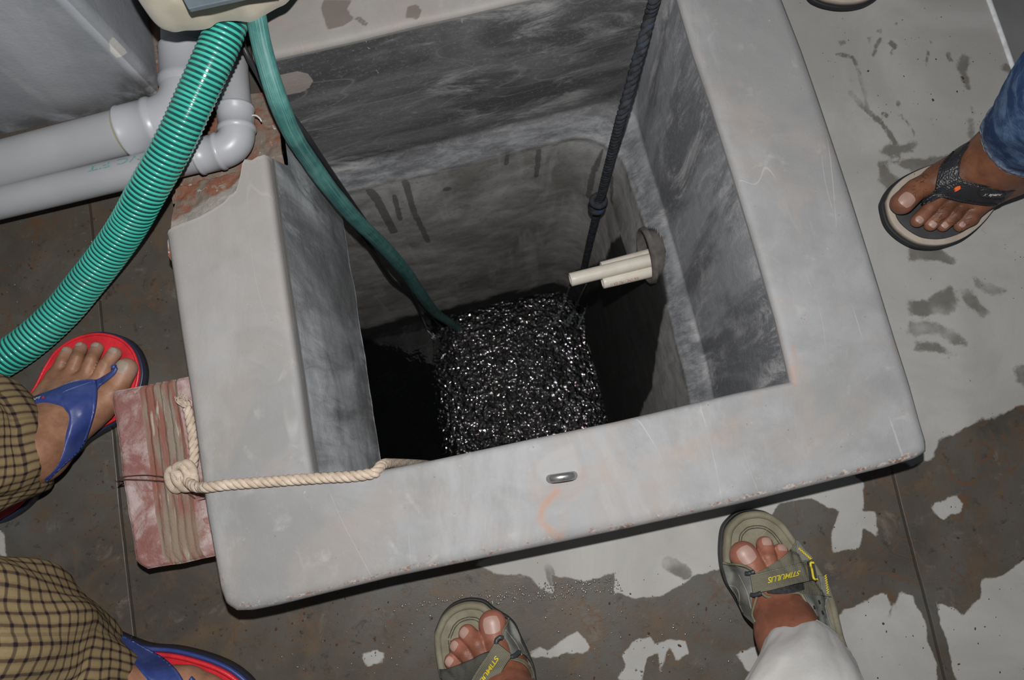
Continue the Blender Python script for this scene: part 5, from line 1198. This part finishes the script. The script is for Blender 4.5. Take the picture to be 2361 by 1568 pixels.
add(F3, 'leather_tab', [F3.strap([(838,412),(850,450),(846,505),(880,560),(900,582)], [(865,420),(890,455),(925,500),(955,535),(978,572)], .0078, .002, nu=30, **O3), F3.strap([(1028,705),(1045,760),(1052,820),(1070,872)], [(1098,715),(1112,770),(1128,820),(1138,882)], .009, .002, nu=30, **O3)], LEAm, s3)
def zig(a, b, n, w):
    a = np.array(a, float); b = np.array(b, float); d = b-a; nn_ = np.array([-d[1], d[0]])/np.hypot(*d); return [tuple(a+d*i/n+nn_*w*(1 if i % 2 else -1)) for i in range(n+1)]
add(F3, 'zigzag_stitch', [F3.line(zig((865,480), (968,572), 16, 9), .0006, .0105, n=160, **O3), F3.line(zig((1086,700), (1108,860), 16, 9), .0006, .0118, n=160, **O3), F3.line(zig((1255,1320), (1330,1480), 14, 7), .0006, .006, n=160, **O3)], YL, s3)
add(F3, 'piping', [F3.line([(1095,1130),(1120,1200),(1155,1250),(1180,1268)], .0018, .0065, **O3)], YL, s3)
add(F3, 'stitching', [F3.line([(370,700),(400,760),(440,850),(470,980)], .0004, .0062, **O3), F3.line([(892,860),(930,930),(965,1010),(985,1080),(990,1130)], .0004, .0062, **O3), F3.line([(1092,900),(1085,960),(1110,1060),(1150,1170)], .0004, .0062, **O3), F3.line([(290,790),(340,800),(370,850),(380,950)], .0004, .0062, **O3)], TH, s3)
add(F3, 'slot', [F3.line(q, .0011, .0055, n=8, **O3) for q in ([(1030,910),(1040,938)], [(990,955),(998,982)], [(1058,998),(1068,1026)], [(1018,1045),(1030,1072)])], simple('slot_black', (.008, .008, .008), .9), s3)
V2, F = text_mesh('STIMULUS', .25, .018, space=.95)
mesh_obj('printed_name', F3.decal(V2, [(880,662),(605,722),(612,772),(874,705)], .0125, **O3), F, YL, s3, smooth=False)['label'] = 'yellow lettering on the strap'
# left sandal
o4 = [p4(x, y, 0)[:2] for x, y in [(598,680),(640,550),(700,420),(800,310),(900,250),(1020,212),(1150,208),(1280,240),(1400,335),(1520,410),(1610,470),(1700,570),(1770,730),(1850,900),(1920,1060),(1965,1200),(1990,1400),(2010,1700),(2060,2100),(2080,2500),(2010,2760),(1850,2840),(1640,2780),(1500,2600),(1380,2200),(1200,1900),(980,1700),(820,1550),(710,1400),(665,1200),(635,1040),(610,860)]]
O4 = dict(sc=5.9025, o=np.array((900., 1350.)))
s4 = sandal(F4, WL(o4, .02)[:, :2], pb, None, [[p4(a, b, 0)[:2] for a, b in q] for q in ([(960,430),(1080,440),(1180,470),(1270,500)], [(900,530),(1000,515),(1080,525)], [(790,660),(860,620),(940,610)], [(770,740),(860,700)], [(770,830),(840,790)], [(780,960),(900,900)], [(1150,360),(1200,420)])])
add(F4, 'side_panel', [F4.strap([(1612,440),(1575,540),(1530,620),(1540,700),(1600,800),(1660,960),(1770,905),(1850,960),(1930,1060)], [(1625,470),(1690,550),(1760,690),(1775,760),(1810,830),(1870,950),(1905,1020),(1935,1080),(1955,1150)], .0045, .0035, **O4)], LEAm, s4, 'grey leather panel on the big toe side')
add(F4, 'mesh_strap', [F4.strap([(1380,890),(1240,935),(1100,1010),(900,1090),(760,1140),(660,1145)], [(1300,1500),(1150,1480),(1000,1430),(870,1380),(760,1330),(680,1260)], .0045, .002, **O4)], WEBD, s4, uv=True)
add(F4, 'name_strap', [F4.strap([(1425,755),(1380,840),(1310,960),(1230,1080),(1150,1210),(1080,1340)], [(1665,950),(1600,1040),(1540,1130),(1480,1230),(1400,1340),(1340,1450)], .008, .002, **O4)], WEB, s4, 'olive webbing strap with yellow lettering', uv=True)
add(F4, 'buckle', [F4.line([(1440,790),(1450,740),(1500,705),(1530,720)], .0030, .007, **O4), F4.line([(1640,980),(1700,955),(1740,915),(1760,930)], .0034, .007, **O4)], BLK, s4)
add(F4, 'lining', [F4.strap([(1640,985),(1720,990),(1810,1010),(1880,1070),(1930,1160),(1950,1260),(1955,1420)], [(1640,1020),(1720,1035),(1790,1060),(1850,1110),(1900,1190),(1930,1280),(1935,1420)], .0055, .003, nv=6, **O4), F4.line([(1610,440),(1590,520),(1535,610),(1540,690)], .0014, .005, **O4)], LIN, s4)
add(F4, 'stitching', [F4.line([(1570,600),(1640,690),(1720,800),(1790,950)], .0004, .0062, **O4)], TH, s4)
mesh_obj('printed_name', F4.decal(V2, [(1430,955),(1130,1420),(1180,1445),(1490,985)], .0115, **O4), F, YL, s4, smooth=False)['label'] = 'yellow lettering on the strap'
# off-white trousers
OW = Mat('off_white_cotton', .9, .15); OW.color(OW.mix(OW.step(OW.noise(10, 5), .35, .75), (.62, .605, .58), (.72, .705, .68))); OW.bump(OW.math('ADD', OW.math('MULTIPLY', OW.wave(420, OW.mapv((1, 1, 1), vec=OW.uv()), 1.0, 'Y'), .3), OW.noise(90, 4)), .35, .001)
V, F, UV = loft_cloth([(W(1862, 1505, .092), .046, .046, 0), (W(1862, 1540, .12), .053, .056, 0), (W(1864, 1620, .19), .063, .066, 0), (W(1850, 1760, .30), .074, .078, 0), (W(1825, 1960, .42), .078, .082, 0)], fold=.0035, freq=3, seed=1, detail=.0035, sub=14)
mesh_obj('trouser_leg', V, F, OW.m, pb, uv=UV)
V, F, UV = loft_cloth([(W(1215, 1760, .12), .052, .055, 0), (W(1225, 1850, .2), .060, .064, 0), (W(1240, 1960, .30), .072, .078, 0), (W(1250, 2120, .42), .080, .084, 0)], fold=.005, freq=3, seed=4, detail=.006)
mesh_obj('trouser_leg', V, F, OW.m, pb, uv=UV)

# ================================================================== person on the right: jeans and black flip-flops
pr = empty('person', W(2380, 300, 0), 'person on the right in faded blue jeans and black flip-flops', 'person')
SK3 = skin('skin_dark_brown', (.115, .048, .026), (.24, .098, .052), (.26, .115, .075))
zU = .026; O5 = dict(sc=3.734, o=np.array((2000., 180.)))
def p6(x, y, z=0): return (x/3.734+2000, y/3.734+180, z)
toes5 = [mk_toe([p6(600, 880, .046), p6(420, 960, .044), p6(300, 1075, .041)], [.0175, .0158, .0165]),
         mk_toe([p6(680, 980, .044), p6(540, 1120, .042), p6(430, 1228, .036)], [.0125, .0100, .0096]),
         mk_toe([p6(770, 1010, .042), p6(640, 1160, .041), p6(545, 1262, .034)], [.012, .0098, .0094]),
         mk_toe([p6(860, 1040, .040), p6(750, 1180, .039), p6(650, 1272, .033)], [.0118, .0096, .0086]),
         mk_toe([p6(960, 1080, .038), p6(880, 1200, .036), p6(795, 1272, .033)], [.0125, .0122, .0086])]
ank5 = W(*p6(1210, 660, .095)); heel5 = W(*p6(1420, 560, .055))
body5 = [(ank5, W(*p6(590, 885, .046)), .036, .0185), (ank5, W(*p6(690, 930, .050)), .036, .017), (ank5, W(*p6(790, 960, .050)), .036, .016), (ank5, W(*p6(880, 1000, .046)), .036, .0155), (W(*p6(1270, 800, .06)), W(*p6(960, 1085, .040)), .032, .0145), (ank5, heel5, .036, .032), (W(*p6(1050, 640, .06)), W(*p6(650, 850, .045)), .026, .019), (W(*p6(1280, 790, .07)), W(*p6(1420, 600, .06)), .03, .032)]
leg5 = [(ank5, W(2405, 280, .20), .036, .040)]
F5 = Foot(body5, toes5, leg5); F5.hmap(zU)
# right foot: only the tip of its sole reaches the frame
def pr6(x, y, z): return W(x, y, z)
toes6 = [mk_toe([(1905, -130, .042), (1912, -95, .040), (1915, -62, .038)], [.017, .0155, .015]), mk_toe([(1945, -120, .040), (1950, -80, .038), (1950, -58, .034)], [.012, .0098, .0096]),
         mk_toe([(1972, -125, .038), (1978, -90, .036), (1978, -70, .033)], [.0115, .0094, .0092]), mk_toe([(1996, -135, .036), (2002, -105, .036), (2002, -88, .032)], [.0112, .009, .0088]), mk_toe([(2015, -150, .036), (2022, -125, .034), (2022, -110, .031)], [.011, .0088, .0086])]
ank6 = W(1975, -330, .095)
body6 = [(ank6, W(1905, -135, .044), .036, .0185), (ank6, W(1945, -130, .046), .036, .016), (ank6, W(1975, -135, .044), .036, .015), (ank6, W(2012, -155, .038), .036, .014), (ank6, W(1980, -400, .055), .036, .032)]
leg6 = [(ank6, W(1995, -420, .20), .036, .042)]
F6 = Foot(body6, toes6, leg6); F6.hmap(zU)
bo3 = feet([(F5, toes5), (F6, toes6)], SK3, pr, NAILm, [.64, .6, .6, .56, .46], .8)[0]
hairs(F5, [(2262, 375), (2250, 350), (2268, 395), (2285, 340), (2120, 425), (2187, 495), (2222, 500), (2235, 400)], 150, 44, HAIR, bo3, .010, (-.3, -.2))
BE = simple('beige_midsole', (.42, .36, .30), .7, var=.12, scale=50); DG = simple('dark_footbed', (.048, .048, .052), .75, var=.15, scale=60); OB = simple('black_sole', (.018, .02, .024), .6)
STR = Mat('black_leather', .42, .5); STR.color(STR.mix(STR.noise(80, 4), (.012, .012, .014), (.032, .032, .036))); STR.bump(STR.voro(420), .6, .0010); STRm = STR.m
def flip(foot, outl, nm='flip_flop'):
    o, b = sole(nm, outl, pr, [(.001, .011, -.0015, OB, nm), (.011, .0215, .0015, BE, 'midsole'), (.0215, .0245, .0095, DG, 'footbed')]); return o, b
o5 = [p6(x, y)[:2] for x, y in [(140,1100),(150,1040),(200,950),(300,860),(450,785),(620,722),(740,650),(860,560),(960,500),(1060,420),(1180,310),(1300,220),(1440,170),(1580,200),(1660,320),(1650,460),(1560,620),(1450,760),(1330,890),(1210,1000),(1100,1115),(1000,1240),(900,1335),(790,1405),(650,1450),(520,1455),(400,1430),(270,1350),(180,1245)]]
f5o, b5 = flip(F5, WL(o5, .014)[:, :2])
f6o, b6 = flip(F6, WL([(1868,-14),(1890,2),(1918,10),(1945,13),(1975,11),(2005,2),(2035,-20),(2055,-60),(2060,-120),(2050,-200),(2040,-300),(2035,-400),(2010,-450),(1970,-460),(1930,-445),(1910,-400),(1900,-300),(1880,-200),(1855,-120),(1850,-60)], .014)[:, :2])
add(F5, 'strap', [F5.strap([(592,990),(596,930),(610,850),(632,760),(660,712),(730,640),(800,585),(870,548),(970,522)], [(782,905),(788,830),(795,760),(805,700),(825,650),(860,606),(905,570),(950,540),(985,528)], .0048, .0035, dome=.001, **O5),
                  F5.strap([(790,850),(850,888),(960,912),(1060,930),(1150,938),(1240,928),(1310,900),(1360,870)], [(650,1018),(720,1035),(800,1055),(900,1075),(1000,1088),(1100,1090),(1160,1070),(1300,945)], .0052, .0035, dome=.001, **O5),
                  F5.strap([(590,945),(660,905),(730,870),(785,832)], [(585,1035),(650,1020),(740,950),(830,895)], .0068, .003, nu=30, **O5),
                  F5.strap([(468,1068),(510,1020),(560,985),(610,930)], [(480,1092),(540,1068),(590,1045),(650,1018)], .006, .003, nu=30, dome=.001, **O5)], STRm, f5o)
V, F = merge([F5.line([(785,830),(800,700),(850,610),(950,538)], .0011, .0066, **O5), F5.line([(830,888),(960,918),(1150,943),(1300,905)], .0011, .0070, **O5), F5.line([(650,1020),(800,1058),(1000,1090),(1110,1090)], .0011, .0068, **O5), F5.line([(598,930),(612,850),(635,750),(740,632)], .0011, .0066, **O5)])
mesh_obj('strap_piping', V, F, STRm, f5o)
V, F = F5.strap([(748,948),(775,932),(798,925)], [(756,978),(780,968),(805,952)], .0098, .0015, nu=10, nv=6, **O5); mesh_obj('fabric_tag', V, F, simple('orange_tag', (.85, .16, .03), .6), f5o)['label'] = 'small bright orange tag'
lo_ = F5.line([(975,1030),(955,1000),(965,975),(1000,962),(1080,972),(1160,985),(1185,1010),(1175,1040),(1140,1050),(1060,1045),(1000,1038),(975,1030)], .0012, .0072, **O5); mesh_obj('logo_frame', *lo_, STRm, f5o)
V2b, Fb = text_mesh('sparx', .35, .03, space=.95); mesh_obj('logo_text', F5.decal(V2b, [(1040,1024),(1155,1022),(1162,998),(1046,998)], .0085, **O5), Fb, WH, f5o, smooth=False)
V2b, Fb = text_mesh('X', .3, .0); mesh_obj('logo_mark', F5.decal(V2b, [(992,1018),(1020,1016),(1038,996),(1004,996)], .0085, **O5), Fb, WH, f5o, smooth=False)
add(F6, 'strap', [F6.strap([(1925, -85), (1925, -120), (1900, -180), (1880, -240), (1870, -290)], [(1935, -85), (1950, -125), (1935, -180), (1912, -240), (1895, -300)], .005, .0035), F6.strap([(1925, -120), (1960, -150), (2000, -210), (2030, -280)], [(1935, -90), (1990, -140), (2030, -190), (2050, -260)], .005, .0035)], STRm, f6o)
# jeans
JN = Mat('faded_denim', .85, .2); uvv = JN.mapv((26, 5, 1), vec=JN.uv()); sep = JN.n.new('ShaderNodeSeparateXYZ'); JN.l.new(JN.uv(), sep.inputs[0])
c = JN.mix(JN.step(JN.noise(28, 7, .7, .4), .42, .68), (.030, .068, .185), (.16, .26, .44))
streak = JN.step(JN.noise(3.2, 6, .6, .4, JN.mapv((26, 34, 1), vec=JN.uv())), .44, .6)
hemz = JN.step(sep.outputs[1], .046, .022); c = JN.mix(JN.math('MULTIPLY', hemz, JN.math('ADD', .35, JN.math('MULTIPLY', streak, .65))), c, (.42, .52, .66))
c = JN.mix(JN.step(sep.outputs[1], .0045, .002), c, (.50, .58, .68)); seam = JN.step(JN.math('ABSOLUTE', JN.math('SUBTRACT', sep.outputs[1], .017)), .0016, .0006); c = JN.mix(JN.math('MULTIPLY', seam, .7), c, (.02, .03, .07))
JN.color(c); JN.bump(JN.math('ADD', JN.noise(700, 2), JN.noise(60, 5)), .6, .0012)
V, F, UV = loft_cloth([(W(2374, 306, .135), .056, .060, .3), (W(2386, 296, .150), .058, .062, .3), (W(2405, 280, .18), .059, .062, .3), (W(2450, 245, .25), .064, .068, .3), (W(2560, 180, .36), .073, .076, .3), (W(2720, 90, .44), .078, .082, .3)], fold=.003, freq=3, seed=3, detail=.005, sub=14)
mesh_obj('jeans_leg', V, F, JN.m, pr, uv=UV)
V, F, UV = loft_cloth([(W(1985, -380, .135), .056, .060, 0), (W(1995, -420, .20), .060, .064, 0), (W(2010, -480, .30), .070, .074, 0), (W(2040, -600, .42), .078, .082, 0)], fold=.003, freq=3, seed=6, detail=.005)
mesh_obj('jeans_leg', V, F, JN.m, pr, uv=UV)
# ------------------------------------------------------------------ loose bits: droplets and grit nobody could count
def scatter(name, polys, n, r0, r1, mat, z, label, flat=.5):
    parts = []; u_, v_ = np.meshgrid(np.linspace(0, np.pi, 6), np.linspace(0, 2*np.pi, 9)[:-1]); S = np.stack([np.sin(u_)*np.cos(v_), np.sin(u_)*np.sin(v_), np.cos(u_)*flat], -1).reshape(-1, 3); F0 = grid_faces(8, 6, closed_n=True)
    for poly, k in polys:
        q = np.array(poly, float); lo_, hi_ = q.min(0), q.max(0); c_ = 0
        while c_ < k:
            p = lo_+rng.random(2)*(hi_-lo_)
            if sd_poly(p[None], q)[0] > 0: continue
            w = W(p[0], p[1], z); r = r0+(r1-r0)*rng.random()**3; a = rng.random()*6.28; s_ = S*[r*(1+rng.random()), r, r]; s_ = np.c_[s_[:, 0]*math.cos(a)-s_[:, 1]*math.sin(a), s_[:, 0]*math.sin(a)+s_[:, 1]*math.cos(a), s_[:, 2]]
            parts.append((w+s_, F0)); c_ += 1
    V, F = merge(parts); o = mesh_obj(name, V, F, mat); tag(o, label, name.replace('_', ' '), kind='stuff'); return o
m = Mat('droplet', .12, .8); m.b.inputs['IOR'].default_value = 1.6; m.color((.12, .115, .10))
scatter('water_droplets', [([(900, 1400), (1180, 1350), (1420, 1330), (1440, 1370), (1250, 1385), (1120, 1400), (1080, 1385), (1000, 1400)], 420), ([(620, 1430), (1000, 1400), (1000, 1560), (620, 1560)], 60), ([(1220, 1400), (1700, 1400), (1680, 1560), (1250, 1560)], 70), ([(0, 500), (380, 440), (390, 880), (340, 760), (0, 760)], 60)], 600, .0006, .0016, m.m, .0015, 'tiny water droplets sprinkled on the wet floor')
scatter('floor_grit', [([(0, 500), (400, 450), (430, 870), (330, 760), (0, 760)], 110), ([(120, 1150), (260, 1050), (300, 1300), (500, 1330), (1000, 1400), (1000, 1500), (500, 1560), (250, 1380)], 120), ([(1230, 1400), (2000, 1180), (2361, 1100), (2361, 1568), (1250, 1568)], 130), ([(1900, 60), (2280, 20), (2300, 300), (2050, 300)], 25)], 0, .0005, .0017, simple('grit', (.07, .035, .02), .8, var=.6, scale=400), .0012, 'dark reddish grit scattered over the floor')
